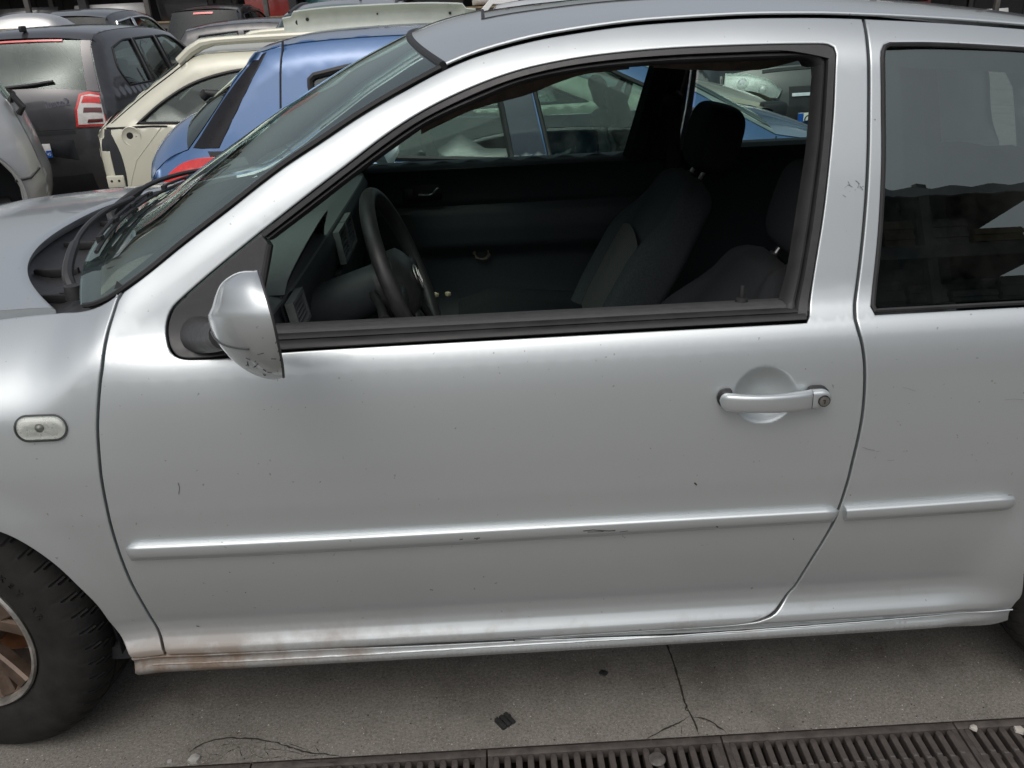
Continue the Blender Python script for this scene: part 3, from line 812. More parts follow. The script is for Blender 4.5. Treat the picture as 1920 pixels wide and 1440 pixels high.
# door card: the grained top that shows behind the slot, and the inner trim
def cardtop(a, b):
    X = lerp(.62, 1.70, a); zt = bB[0].y+(bB[-1].y-bB[0].y)*a
    y0 = GS(X, zt)+.004
    prof = [(0, -.006), (.010, .004), (.022, .008), (.042, .006), (.056, -.004), (.062, -.03), (.066, -.20), (.075, -.5)]
    k = b*7; i = min(6, int(k)); f = k-i
    return Vector((X, y0+lerp(prof[i][0], prof[i+1][0], f), zt+lerp(prof[i][1], prof[i+1][1], f)))
m = MB(); m.grid(cardtop, 50, 21); m.build('door_card', M['card'], DOOR)
p = atZ(1387, 557, .945); m = MB(); m.lathe([(0, .026), (.0035, .026), (.0045, .023), (.0045, .004), (.011, .002), (.012, -.004)], 12, (p.x, p.y-.012, .944), 'Z'); m.build('lock_pin', M['rubber'], DOOR)

# ---- protective strips
def rubstrip(top, bot, name, parent, lend, rend):
    A = crom(top, .012); n = 90; A = resample(A, n); B = resample(crom(bot, .012), n)
    pr = [(0, .003), (.0, -.0075), (.05, -.0115), (.16, -.0135), (.60, -.0128), (.80, -.0105), (.95, -.0068), (1, -.004), (1, .003)]
    V = []; F = []; N = len(pr); L = (A[-1]-A[0]).length
    for i in range(n):
        x = i/(n-1)*L; k = 1.0
        if lend: k = min(k, sqrt(max(0, 1-(1-min(1, x/lend))**2)))
        if rend: k = min(k, sqrt(max(0, 1-(1-min(1, (L-x)/rend))**2)))
        for f, dp in pr:
            ff = lerp(.38, f, lerp(1, k, .9) if k < 1 else 1); p = A[i].lerp(B[i], ff)
            V.append((p.x, GS(p.x, p.y)+(dp if k >= .999 else lerp(.002, dp, k)), p.y))
    for i in range(n-1):
        for j in range(N-1): F.append((i*N+j, (i+1)*N+j, (i+1)*N+j+1, i*N+j+1))
    F.append(tuple(range(N))); F.append(tuple(range(n*N-1, (n-1)*N-1, -1)))
    o = mk(name, V, F, M['silver'], parent)
    bm = bmesh.new(); bm.from_mesh(o.data); bmesh.ops.recalc_face_normals(bm, faces=bm.faces[:]); bm.to_mesh(o.data); bm.free()
    return sharp(o, 50)
rubstrip(H((232, 1019.5), (480, 1008.5), (900, 986.5), (1300, 964.5), (1576, 949.3)), H((234, 1049.5), (480, 1039.5), (900, 1016), (1300, 992), (1573, 975.7)), 'side_moulding', DOOR, .014, .0015)
rubstrip(H((1579.5, 949), (1700, 941), (1904, 925.8)), H((1578, 975), (1700, 967.5), (1908, 953)), 'side_moulding', QUART, .002, .035)
# under-edge shadow line is a real groove: thin rubber bed
# ---- door handle
def hP(px, py, out): 
    q = hit(px, py); return Vector((q.x, GS(q.x, q.y)-out, q.y))
def hsec(u, k, K, x0, x1, out0, bow, h0, h1, r0, r1):
    "rounded-box section of the grip; the ends close in quarter ellipses"
    c = x0.lerp(x1, u); L = (x1-x0).length
    e0 = 1.0 if r0 <= 0 else sqrt(max(0, 1-(1-min(1, u*L/r0))**2)); e1 = 1.0 if r1 <= 0 else sqrt(max(0, 1-(1-min(1, (1-u)*L/r1))**2))
    en = max(.03, min(e0, e1)); hh = lerp(h0, h1, u)*en; tk = .0095*max(.3, en)
    out = out0+bow*sin(pi*u)**.7
    a = 2*pi*k/K; ca, sa = cos(a), sin(a)
    return Vector((c.x, GS(c.x, c.y)-out-tk*(abs(ca)**.6)*(1 if ca > 0 else -1), c.y+hh*(abs(sa)**.55)*(1 if sa > 0 else -1)))
def hshape(name, mat, parent, n, *args):
    K = 20; V = [hsec((1-cos(pi*i/(n-1)))/2, k, K, *args) for i in range(n) for k in range(K)]; F = []
    for i in range(n-1):
        for k in range(K): F.append((i*K+k, i*K+(k+1) % K, (i+1)*K+(k+1) % K, (i+1)*K+k))
    F.append(tuple(range(K))); F.append(tuple(range(n*K-1, (n-1)*K-1, -1)))
    m = MB(); m.add(V, F); return m.build(name, mat, parent, ang=50)
K = 20
HND = hshape('door_handle', M['silver'], DOOR, 40, hit(1345.5, 744.5), hit(1514, 741), .016, .014, .0160, .0178, .013, 0)
hshape('handle_end_cap', M['silver'], DOOR, 24, hit(1515, 741), hit(1551.5, 738.5), .0165, .0, .0178, .0178, 0, .019)
hshape('handle_gasket', M['rubber'], DOOR, 24, hit(1509, 741.5), hit(1553, 738.5), .004, .0, .0195, .0195, .01, .020)
hshape('handle_gasket', M['rubber'], DOOR, 24, hit(1343.5, 745), hit(1372, 744), .004, .0, .0172, .0172, .014, .004)
lk = hP(1535, 739.5, .0265); m = MB(); m.lathe([(0, -.0035), (.0072, -.0035), (.0088, -.003), (.0092, .004)], 24, lk, 'Y'); m.build('key_lock', M['dullmetal'], DOOR)
m = MB(); m.lathe([(.0092, -.0022), (.0104, -.0022), (.0104, .004)], 24, lk, 'Y'); m.box(lk+Vector((.0002, -.0038, -.0005)), (.0016, .0012, .0075)); m.box(lk+Vector((-.0012, -.0038, .003)), (.0042, .0012, .0014)); m.build('key_slot', M['rubber'], DOOR)

# ---- door mirror
def mirror_shell():
    "rim in a plane seen nearly edge-on; shell bulges forward"
    Yt, Yb = -.085, -.125
    rim = [(483, 507), (487, 520), (498, 556), (510, 598), (519, 638), (528.5, 686), (530.5, 708)]
    sil = [(463, 507), (448, 509.5), (429.6, 518.5), (413, 533), (402.5, 556), (395, 580), (390, 588), (389, 592), (394, 614), (408, 644), (424, 663), (440, 679), (465, 697), (490, 708), (514, 712.5)]
    n = 40
    R = resample(crom([Vector(p) for p in rim], 3), n); S_ = resample(crom([Vector(rim[0])]+[Vector(p) for p in sil]+[Vector(rim[-1])], 3), n)
    # depth: the shell is an ellipse section from the outer side, round the front, to the inner side
    V = []; K = 22
    for i in range(n):
        u = i/(n-1); hgt = sin(pi*min(1, max(0, .06+u*.88)))
        half = .105*hgt**.6; Yc = -.115
        r = R[i]; s_ = S_[i]
        for k in range(K+1):
            ph = pi*k/K                      # 0 = outer rim, pi = inner rim
            f = sin(ph); q = r.lerp(s_, f**.85)
            Y = Yc-half*cos(ph)*.98
            V.append(atY(q.x, q.y, Y))
    F = []
    for i in range(n-1):
        for k in range(K): F.append((i*(K+1)+k, i*(K+1)+k+1, (i+1)*(K+1)+k+1, (i+1)*(K+1)+k))
    return V, F, n, K
V, F, n_, K_ = mirror_shell(); V_MIR = V
m = MB(); m.add(V, F); MIR = m.build('door_mirror', M['silver'], GOLF, ang=70)
m = MB(); ctr = []
V2 = []
for i in range(n_): V2 += [V[i*(K_+1)]+Vector((-.004, .006, 0)), V[i*(K_+1)+K_]+Vector((-.004, -.006, 0))]
m.add(V2, [(2*i, 2*i+2, 2*i+3, 2*i+1) for i in range(n_-1)]); m.build('mirror_glass', M['chrome'], MIR)
m = MB(); m.tube([V[i*(K_+1)]+Vector((.0005, .0015, 0)) for i in range(n_)], .0022, 6); m.build('mirror_rim', M['trimblk'], MIR)
m = MB(); a_ = hP(372, 632, -.01); b_ = atY(420, 628, -.05); m.tube([a_, a_.lerp(b_, .5)+Vector((0, 0, -.004)), b_], [.034, .026, .024], 16); m.build('mirror_foot', M['trimblk'], MIR)

# ---- side repeater on the wing
rc = hit(77, 802); rx = hit(120, 800)-hit(34, 804); rl = rx.length/2; ang = atan2(rx.y, rx.x)
def capsule(half, rad, n=12):
    out = []
    for k in range(n+1): a = -pi/2+pi*k/n; out.append((half+rad*cos(a), rad*sin(a)))
    for k in range(n+1): a = pi/2+pi*k/n; out.append((-half+rad*cos(a), rad*sin(a)))
    return out
def capsule_shell(profile, half, name, mat, parent, cap=True):
    V = []; F = []; n = None
    for rad, out in profile:
        C = capsule(half, rad); n = len(C)
        for x, z in C:
            X = rc.x+x*cos(ang)-z*sin(ang); Z = rc.y+x*sin(ang)+z*cos(ang); V.append((X, GS(X, Z)-out, Z))
    for i in range(len(profile)-1):
        for k in range(n): F.append((i*n+k, i*n+(k+1) % n, (i+1)*n+(k+1) % n, (i+1)*n+k))
    if cap: F.append(tuple(range((len(profile)-1)*n, len(profile)*n)))
    m = MB(); m.add(V, F); return m.build(name, mat, parent)
rr_ = .0215; rh = rl+.004-rr_
REP = capsule_shell([(.024, .001), (.0238, .0035), (.022, .0035), (.0215, .0012), (.017, .001)], rh, 'side_repeater', M['sgroove'], WING, False)
capsule_shell([(.0205, .0012), (.0150, .0016), (.0, .0018)], rh, 'reflector', simple('bright_reflector', (.90, .90, .88), .28, .3, var=.02, vs=60), REP, False)
capsule_shell([(.0222, .0035), (.0205, .0075), (.0150, .0095), (.012, .0085), (.0, .0092)], rh, 'repeater_lens', M['lens'], REP, False)
m = MB(); P = Vector((rc.x-.002, GS(rc.x, rc.y)-.002, rc.y)); m.lathe([(0, -.0055), (.005, -.0045), (.0075, -.002), (.0085, .001)], 16, P, 'Y'); m.build('bulb', M['dullmetal'], REP)

# ---- quarter glass, its black border and seal
def QS(X, Z): return planY(X)+.0945+.301*(Z-1.0)+.012*(max(0, Z-1.12)/.2)**2
QG = panel('quarter_glass', qwin, [], QS, M['darkglass'], QUART, gap=.004, e=.0015, thick=.004, res=.04, bands=((.90, .975, .010, .02),), off=-.004)
qi = inset(ccw(qwin), .004); qj = inset(ccw(qwin), .040)
for _ in range(25): qj = [(qj[k-1]+qj[k]*2+qj[(k+1) % len(qj)])/4 for k in range(len(qj))]
V = []; F = []; n = len(qi)
for a, b in zip(qi, qj):
    for f_ in range(6): p = a.lerp(b, f_/5); V.append((p.x, QS(p.x, p.y)+.010, p.y))
for i in range(n):
    j = (i+1) % n
    for f_ in range(5): F.append((6*i+f_, 6*j+f_, 6*j+f_+1, 6*i+f_+1))
mk('glass_border', V, F, M['frit'], QG, False)
m = MB(); m.tube([Vector((p.x, GS(p.x, p.y)+.003, p.y)) for p in inset(ccw(qwin), .0015)], .0042, 6, closed=True); m.build('glass_seal', M['rubber'], QG)

# ---- wheels
def make_wheel(name, c):
    root = None; n = 480
    prof = [(.184, .014), (.198, .005), (.228, -.004), (.262, -.006), (.285, .000), (.300, .010), (.309, .022), (.3155, .040), (.3175, .060), (.3165, .075), (.312, .0755), (.312, .084), (.3175, .0845), (.318, .1), (.3175, .125), (.312, .1255), (.312, .134), (.3165, .1345), (.3155, .162), (.309, .180), (.285, .196), (.235, .200), (.20, .19)]
    V = []; F = []; m_ = len(prof)
    for j, (r, h) in enumerate(prof):
        for k in range(n):
            rr = r
            if j in (5, 6, 7, 8): sk = (k+int((j-5)*2.2)) % 10
            elif j in (17, 18, 19): sk = (k-int((j-17)*2.2)) % 10
            elif j in (13, 14): sk = (k+2*j) % 10
            else: sk = 3
            if sk == 0: rr -= .0055 if j not in (5,) else .0025
            a = 2*pi*k/n; V.append((rr*cos(a), h, rr*sin(a)))
    for j in range(m_-1):
        for k in range(n): F.append((j*n+k, j*n+(k+1) % n, (j+1)*n+(k+1) % n, (j+1)*n+k))
    m = MB(); m.add(V, F); tyre = m.build(name, M['tyre'], GOLF, ang=28); tyre.location = c
    m = MB(); m.lathe([(.185, .016), (.1885, .006), (.1855, .0015), (.179, .003), (.175, .014), (.171, .03), (.168, .10), (.170, .17), (.185, .186)], 96, (0, 0, 0), 'Y'); m.build('rim', M['alloy'], tyre)
    m = MB(); m.lathe([(.1745, .016), (.1690, .03), (.1665, .10), (.168, .165)], 96, (0, 0, 0), 'Y'); m.build('rim_barrel', M['brown'], tyre)
    m = MB(); m.lathe([(0, .028), (.028, .027), (.030, .033), (.066, .036), (.074, .05), (.074, .09)], 40, (0, 0, 0), 'Y'); m.build('hub', M['brown'], tyre)
    for k in range(5):
        for s in (-1, 1):
            a = 2*pi*k/5+s*.17+.31; d = Vector((cos(a), 0, sin(a))); t = Vector((-sin(a), 0, cos(a)))
            def sp(u, q):
                rr = lerp(.058, .172, u); wd = lerp(.015, .019, u); y = lerp(.031, .014, u**1.5)
                off = t*(-s*.012*(1-u))
                cs = [(-1, .028), (-1, .006), (-.72, 0), (.72, 0), (1, .006), (1, .028)][q]
                return d*rr+off+t*(cs[0]*wd)+Vector((0, y+cs[1], 0))
            m = MB(); m.grid(lambda a_, b_: sp(a_, round(b_*5)), 8, 5); m.build('spoke', M['spoke'], tyre, ang=30)
    m = MB(); m.lathe([(.05, .125), (.135, .125), (.135, .145), (.05, .145)], 48, (0, 0, 0), 'Y'); m.build('brake_disc', M['rust'], tyre)
    m = MB(); m.box((.10, .135, .02), (.06, .07, .13), bev=.012); m.build('brake_caliper', M['rust'], tyre)
    return tyre
FWHL = make_wheel('front_wheel', (WF[0]+.004, .076, .309)); FWHL.rotation_euler = (0, 0, radians(-11))
make_wheel('rear_wheel', (WR[0], .052, .309))
# wheel-arch liners and dark underbody
for wx, wz in (WF, WR):
    m = MB(); m.lathe([(.375, .0), (.378, .30)], 40, (wx, .022, wz), 'Y', radians(-3), radians(183)); m.add([], [])
    m.grid(lambda a, b: (wx+.378*b*cos(radians(-3+186*a)), .32, wz+.378*b*sin(radians(-3+186*a))), 30, 3)
    m.build('arch_liner', M['jamb'], GOLF, fix=False)
m = MB(); m.box((1.2, YC, .205), (1.64, 1.46, .06)); m.box((1.2, YC, .165), (1.6, .9, .05), bev=.01)
m.build('underbody', M['jamb'], GOLF)

# ---- chips, scuffs and scratches in the paint (too small to pick apart: one part each)
def scratches(S, items, name, parent, mat, lift=.0009):
    m = MB()
    for pts, r in items:
        m.tube([Vector((q.x, S(q.x, q.y)-lift, q.y)) for q in [hit(*p) for p in pts]], r*.62, 5)
    o = m.build(name, mat, parent); o['kind'] = 'stuff'; return o
M['scuff'] = simple('dark_scuff', (.03, .028, .026), .7); M['scr'] = simple('grey_scratch', (.28, .285, .29), .5, .4)
scratches(GS, [([(1302, 905), (1305, 908)], .0022), ([(1306, 909), (1304, 906)], .0018), ([(334, 905), (337, 914), (335, 926)], .0006), ([(1487, 1010), (1488, 1011)], .0012), ([(355, 1027), (357, 1028)], .0012), ([(430, 1072), (432, 1073)], .0009),
               ([(460, 1110), (461, 1111)], .0011), ([(1355, 979), (1357, 980)], .0012), ([(368, 1173), (374, 1174)], .0012), ([(806, 1105), (812, 1106)], .0008)], 'paint_chips', DOOR, M['scuff'])
scratches(GS, [([(1583, 352), (1590, 346), (1598, 350)], .0007), ([(1590, 340), (1594, 348)], .0006), ([(1604, 338), (1611, 344), (1608, 352)], .0009), ([(1612, 352), (1619, 348)], .0010), ([(1612, 348), (1618, 356)], .0008), ([(1580, 365), (1586, 369)], .0006)], 'paint_scratches', DOOR, M['scr'])
scratches(GS, [([(1617, 838), (1628, 842), (1640, 844)], .0007), ([(1643, 845), (1648, 845)], .0011), ([(1664, 863), (1676, 862)], .0006), ([(1692, 726), (1702, 728), (1716, 733)], .0005), ([(1884, 749), (1900, 747), (1919, 749)], .0006), ([(1682, 789), (1684, 790)], .0008), ([(1640, 223), (1641, 225)], .0012)], 'paint_scratches', QUART, M['scr'])
def MSt(X, Z): return GS(X, Z)-.0128
scratches(MSt, [([(862, 1004), (868, 1003)], .0013), ([(889, 1002), (900, 1001)], .0015), ([(893, 1004), (896, 1003)], .0012), ([(1092, 988), (1110, 986), (1140, 988), (1152, 987)], .0016), ([(1100, 990), (1130, 989)], .0011), ([(1160, 990), (1175, 988)], .0008), ([(1340, 980), (1343, 981)], .0016)], 'moulding_scuffs', DOOR, M['scuff'], .0004)
rnd = random.Random(3); m = MB()
def mp(u, f): 
    i = u*(n_-1); a = int(i); b = min(n_-1, a+1); k = f*K_; c = int(k); d = min(K_, c+1); fi, fk = i-a, k-c
    G_ = lambda p, q: V_M[p*(K_+1)+q]
    return G_(a, c).lerp(G_(b, c), fi).lerp(G_(a, d).lerp(G_(b, d), fi), fk)
V_M = V_MIR
for k in range(13):
    u = rnd.uniform(.70, .93); f = rnd.uniform(.06, .30); p0 = mp(u, f); p1 = mp(min(.97, u+rnd.uniform(-.015, .03)), f+rnd.uniform(-.05, .05))
    o_ = Vector((-.0002, -.0008, 0)); m.tube([p0+o_, p0.lerp(p1, .5)+o_*1.3, p1+o_], rnd.choice([.0003, .0005, .0006]), 5)
for u in (.66, .74, .82, .88, .93, .96): m.tube([mp(u, .004)+Vector((.001, -.0008, 0)), mp(u+.018, .01)+Vector((.0005, -.0009, 0))], .0006, 5)
o = m.build('mirror_scuffs', simple('mirror_scuff', (.07, .068, .065), .7), MIR); o['kind'] = 'stuff'
m = MB(); m.tube([mp(.50+.16*(k/12), .5-.33*(k/12)**1.4)+Vector((-.0006, -.0006, 0)) for k in range(13)], .0016, 6); m.build('mirror_cap_seam', M['sgroove'], MIR)

# raised lettering on the front tyre
def tyre_text(tyre, word, r0, a0, size):
    for k, ch in enumerate(word):
        if ch == ' ': continue
        a = a0-k*size*.98/r0
        R4 = Matrix.Translation((r0*cos(a), -.0062, r0*sin(a))) @ Matrix.Rotation(-(a-pi/2), 4, 'Y') @ Matrix.Rotation(pi/2, 4, 'X')
        text_mesh(ch, size, M['tyre'], 'raised_letter', tyre, R4, .0012)
tyre_text(FWHL, 'LINGKEY AR', .250, radians(62), .021)
# =================================================================== inside the silver car
W2 = 2*YC
def mirror_copy(o, parent):
    me = o.data.copy(); ns = [c.vector.copy() for c in me.corner_normals] if me.has_custom_normals else None
    for v in me.vertices: v.co.y = W2-v.co.y
    lv = {}
    if ns:
        for l, nn in zip(me.loops, ns): lv[l.vertex_index] = (nn.x, -nn.y, nn.z)
    me.flip_normals()
    if ns: me.normals_split_custom_set_from_vertices([lv.get(i, (0, 0, 1)) for i in range(len(me.vertices))])
    c = bpy.data.objects.new(o.name.split('.')[0], me); COL.objects.link(c); c.parent = parent
    return c
FDOOR = mirror_copy(DOOR, GOLF); mirror_copy(WING, GOLF); FQ = mirror_copy(QUART, GOLF); mirror_copy(SILL, GOLF)
for ch in list(DOOR.children):
    if ch.name.split('.')[0] in ('window_seal', 'window_trim', 'mirror_sail', 'belt_moulding'): mirror_copy(ch, FDOOR)
def MS(X, Z): return W2-GS(X, Z)
panel('door_glass', win_loop, [], lambda X, Z: MS(X, Z)-.02, M['glass'], FDOOR, gap=.001, e=.001, thick=.003, res=.06, flip=-1)
panel('quarter_glass', qwin, [], lambda X, Z: MS(X, Z)-.012, M['glass'], FQ, gap=.002, e=.001, thick=.003, res=.03, flip=-1)
MV, MF, _, _ = mirror_shell()
m = MB(); m.add([Vector((v.x, W2-v.y, v.z)) for v in MV], MF); fm = m.build('door_mirror', M['silver'], GOLF, ang=70)
m = MB(); m.tube([Vector((.58, W2-.02, .96)), Vector((.60, W2+.06, .955))], .026, 12); m.build('mirror_foot', M['trimblk'], fm)
M['farcard'] = simple('black_door_card', (.038, .047, .054), .55, var=.15, vs=120, bump=.0005)
# far door card with armrest, pocket, handle
def farcard(a, b):
    X = lerp(.50, 1.70, a); Z = lerp(.27, .952, b)
    y = MS(X, min(Z, .93))-.055
    y -= .028*sstep(.60, .66, Z)*(1-sstep(.70, .83, Z))*sstep(.75, .9, X)      # armrest swell
    y -= .05*(1-sstep(.30, .46, Z))                                            # pocket
    y += .012*sstep(.775, .785, Z)*(1-sstep(.795, .81, Z))                     # crease
    y += .05*sstep(.935, .952, Z)
    return Vector((X, y, Z))
m = MB(); m.grid(farcard, 60, 60); FC = m.build('door_card', M['farcard'], FDOOR)
def fc(px, py, d=0):
    for i in range(12):
        pass
    Y = 1.60
    for i in range(12):
        P = atY(px, py, Y); Y = farcard((P.x-.5)/1.2, (P.z-.27)/.682).y
    return Vector((P.x, Y-d, P.z))
c0, c1 = fc(752, 358), fc(829, 362); cc = (c0+c1)/2; L = (c1-c0).length
m = MB(); m.box(cc+Vector((0, .004, 0)), (L, .022, .066), bev=.010); BZ = m.build('handle_bezel', M['rubber'], FDOOR)
m = MB(); p0, p1, p2 = fc(785, 364, .014), fc(808, 363, .018), fc(822, 350, .016); m.tube(crom([p0, p1, p1.lerp(p2, .6), p2], .006), .0045, 8); m.build('inner_handle', M['chrome'], FDOOR)
m = MB(); m.box(fc(768, 363, .008), (.03, .008, .034), bev=.004); m.build('lock_button', M['trimblk'], FDOOR)
m = MB(); P = fc(903, 473, .002); m.lathe([(0, -.002), (.022, -.002), (.024, .002)], 14, P, 'Y'); m.build('trim_hole', M['jamb'], FDOOR)
m = MB(); Vt = [P+Vector((.030*cos(a)*random.uniform(.8, 1.25), -.004-.004*random.random(), .026*sin(a)*random.uniform(.8, 1.3))) for a in [2*pi*k/16 for k in range(16)]]
Vi = [P+Vector((.022*cos(2*pi*k/16), -.004, .020*sin(2*pi*k/16))) for k in range(16)]
m.add(Vt+Vi, [(k, (k+1) % 16, 16+(k+1) % 16, 16+k) for k in range(16)]); m.build('torn_edge', simple('torn_foam', (.12, .09, .07), .9, var=.4, vs=80), FDOOR)
p = fc(1123, 316); m = MB(); m.lathe([(0, .026), (.004, .026), (.0045, .0), (.010, -.002)], 10, (p.x, p.y+.03, .955), 'Z'); m.build('lock_pin', M['rubber'], FDOOR)

m = MB()
def qtrim(a, b):
    X = lerp(1.69, 2.42, a); Z = lerp(.33, .972, b); y = MS(X, min(Z, .945))-.05+.045*sstep(.955, .972, Z)-.03*(1-sstep(.5, .75, Z))
    return Vector((X, y, Z))
m.grid(qtrim, 24, 40); m.build('quarter_trim', M['farcard'], GOLF)
# B pillars with belt guide, A pillar trims
def pillar(x0b, x1b, x0t, x1t, mirror, name='pillar_trim'):
    m = MB()
    def f(a, b):
        z = lerp(.30, 1.37, a); k = max(0, (z-.93)/.45); k = min(1, k)
        X = lerp(lerp(x0b, x0t, k), lerp(x1b, x1t, k), b)
        y = GS(X, z)+.055-.012*sin(pi*b)
        if b in (0, 1): y -= .03
        return Vector((X, W2-y if mirror else y, z))
    m.grid(f, 24, 8); return m.build(name, M['dashlow'], GOLF)
BP = pillar(1.55, 1.70, 1.655, 1.778, True); pillar(1.76, 1.92, 1.78, 1.88, False)
gp = atY(1262, 188, 1.50); m = MB(); m.lathe([(0, -.018), (.024, -.016), (.032, -.006), (.034, .01)], 22, gp, 'Y'); bg_ = m.build('belt_guide', M['trimblk'], GOLF)
m = MB(); m.tube([gp+Vector((0, -.016, -.01)), gp+Vector((.01, -.02, -.22)), gp+Vector((.015, .0, -.55))], .004, 6); m.grid(lambda a, b: gp+Vector((-.022+.044*b+.012*a, -.017, -.01-.55*a)), 6, 2); m.build('seat_belt', M['rubber'], bg_)
for mi in (False, True):
    m = MB(); m.grid(lambda a, b: (lambda X, y, z: Vector((X+.035*b, (W2-y) if mi else y, z-.035*b)))(Lx(a), E_y(Lx(a))+.03+.02*b, E_z(Lx(a))-.012), 20, 4); m.build('pillar_trim', M['headliner'], GOLF)

# floor, bulkhead, rear shell
m = MB(); m.box((1.3, YC, .245), (2.3, 1.56, .03)); m.build('floor_carpet', M['cloth'], GOLF)
m = MB(); m.box((.30, YC, .60), (.03, 1.45, .66)); m.build('bulkhead', M['jamb'], GOLF)
def tailP(a, s, dx=0):
    T = [(2.68, E_z(2.68)+.03), (2.82, 1.13), (2.93, .93), (3.00, .74), (3.03, .55), (3.05, .40), (2.98, .24)]
    k = a*6; i = min(5, int(k)); f = k-i; x = lerp(T[i][0], T[i+1][0], f); z = lerp(T[i][1], T[i+1][1], f)
    y = .30-.22*sstep(1.3, .7, z)
    return Vector((x-.10*abs(s)**3, YC+s*(YC-y), z))
m = MB(); m.grid(lambda a, b: tailP(a*.34, -.93+1.86*b), 10, 20); m.build('rear_window', M['darkglass'], GOLF)
m = MB(); m.grid(lambda a, b: tailP(.345+a*.655, -1+2*b), 16, 24); m.build('tailgate', M['silver'], GOLF)
m = MB(); m.grid(lambda a, b: Vector((lerp(-.78, -.86, sin(pi*a))-.10*(1-(2*b-1)**2), lerp(.08, W2-.08, b), lerp(.70, .20, a))), 12, 24); m.build('front_bumper', M['silver'], GOLF)

# dashboard
DP = [(.36, .935), (.46, .962), (.58, .972), (.665, .966), (.700, .952), (.712, .925), (.706, .87), (.690, .79), (.66, .62)]
def dashP(a, Y):
    k = a*(len(DP)-1); i = min(len(DP)-2, int(k)); f = k-i
    x = lerp(DP[i][0], DP[i+1][0], f); z = lerp(DP[i][1], DP[i+1][1], f)
    e_ = 1-abs((Y-YC)/.74)**6
    return Vector((x-.03*(1-e_), Y, z-.02*(1-e_)))
m = MB(); m.grid(lambda a, b: dashP(a*.52, lerp(.155, W2-.155, b)), 24, 50); DASH = m.build('dashboard', M['dash'], GOLF)
m = MB(); m.grid(lambda a, b: dashP(.52+a*.48, lerp(.155, W2-.155, b)), 14, 50); m.build('lower_dash', M['dashlow'], DASH)
def arch_z(Y): 
    q = max(0, min(1, (Y-.235)/.46)); return .955+.098*max(0, sin(pi*q))**.65
def binn(a, b, d=0):
    Y = lerp(.235, .695, b); q = sin(pi*a/2)
    X = lerp(.47, .745-.05*abs(2*b-1)**2, a); zb = .965
    return Vector((X, Y, lerp(zb, arch_z(Y), q)-d))
m = MB(); m.grid(lambda a, b: binn(a, b), 14, 30); m.grid(lambda a, b: binn(1, b)+Vector((-.012*a, 0, -.014*sin(pi*a/2))), 4, 30); m.build('instrument_hood', M['dash'], DASH)
m = MB(); m.grid(lambda a, b: Vector((.69-.03*a, lerp(.24, .69, b), lerp(.80, arch_z(lerp(.24, .69, b))-.012, a))), 8, 24); m.grid(lambda a, b: binn(.4+.58*a, .02+.96*b, .014), 8, 24); m.build('instrument_recess', M['jamb'], DASH)
M['ventgrey'] = simple('vent_grey', (.11, .12, .12), .5, var=.1, vs=80)
def vent(c, w_, h_, tilt, n, name='air_vent', yaw=0):
    R = Matrix.Rotation(yaw, 3, 'Z') @ Matrix.Rotation(tilt, 3, 'Y')
    m = MB()
    for (dy, dz, sy, sz) in ((0, h_/2, w_, .007), (0, -h_/2, w_, .007), (-w_/2, 0, .007, h_+.007), (w_/2, 0, .007, h_+.007)):
        m.box(Vector(c)+R @ Vector((.004, dy, dz)), (.016, sy, sz), R)
    v = m.build(name, M['ventgrey'], DASH)
    m = MB(); m.box(Vector(c)+R @ Vector((-.012, 0, 0)), (.004, w_, h_), R); m.build('vent_duct', M['jamb'], v)
    for k in range(n):
        m = MB(); m.box(Vector(c)+R @ Vector((.002, 0, -h_/2+h_*(k+.5)/n)), (.014, w_-.006, .0028), R @ Matrix.Rotation(.35, 3, 'Y')); m.build('slat', M['ventgrey'], v)
    return v
pv = atY(553, 572, .225); vent((.716, .225, .925), .09, .055, -.15, 6)
for yy in (.79, .90): vent((.716, yy, .905), .095, .075, -.12, 7)
m = MB(); m.box((.705, .845, .80), (.03, .24, .10), bev=.008); m.build('radio_slot', M['jamb'], DASH)
m = MB(); m.box((.708, .845, .735), (.03, .22, .05), Matrix.Rotation(-.1, 3, 'Y'), bev=.006); m.build('heater_panel', M['trimblk'], DASH)
for yy in (.78, .845, .91):
    m = MB(); m.lathe([(0, .018), (.014, .018), (.017, .0)], 16, (.722, yy, .735), 'X'); m.build('heater_knob', M['trimblk'], DASH)
# demister slots on the far side of the dash top
v = vent((.66, 1.50, .972), .07, .05, -1.35, 6)
# steering column and wheel
SW = Vector((.905, .45, .915)); TI = radians(19); AX = Vector((cos(TI), 0, sin(TI))); UPW = Vector((-sin(TI), 0, cos(TI)))
m = MB()
def colm(a, b):
    c = Vector((.64, .45, .815)).lerp(SW-AX*.035, a); an = 2*pi*b; r1 = .058-.012*a; r2 = .062-.014*a
    return c+Vector((0, 1, 0))*r1*abs(cos(an))**.8*(1 if cos(an) > 0 else -1)+UPW*r2*abs(sin(an))**.8*(1 if sin(an) > 0 else -1)
m.grid(colm, 10, 24); m.build('column_shroud', M['dashlow'], GOLF)
m = MB(); m.tube([SW-AX*.07+Vector((0, -.04, .0)), SW-AX*.055+Vector((.01, -.12, -.01)), SW-AX*.045+Vector((.015, -.185, -.02))], [.010, .009, .012], 10); m.build('stalk', M['rubber'], GOLF)
m = MB(); m.tube([SW+UPW*.183*cos(2*pi*k/64)+Vector((0, 1, 0))*.183*sin(2*pi*k/64) for k in range(64)], .0165, 14, closed=True); STW = m.build('steering_wheel', M['leather'], GOLF)
m = MB()
def hubf(a, b):
    an = 2*pi*b; r = a; ry = .085*abs(cos(an))**.7*(1 if cos(an) > 0 else -1); rz = .072*abs(sin(an))**.7*(1 if sin(an) > 0 else -1)
    return SW+Vector((0, 1, 0))*ry*r+UPW*(rz*r-.012)+AX*(.028*(1-r**3)-.004)
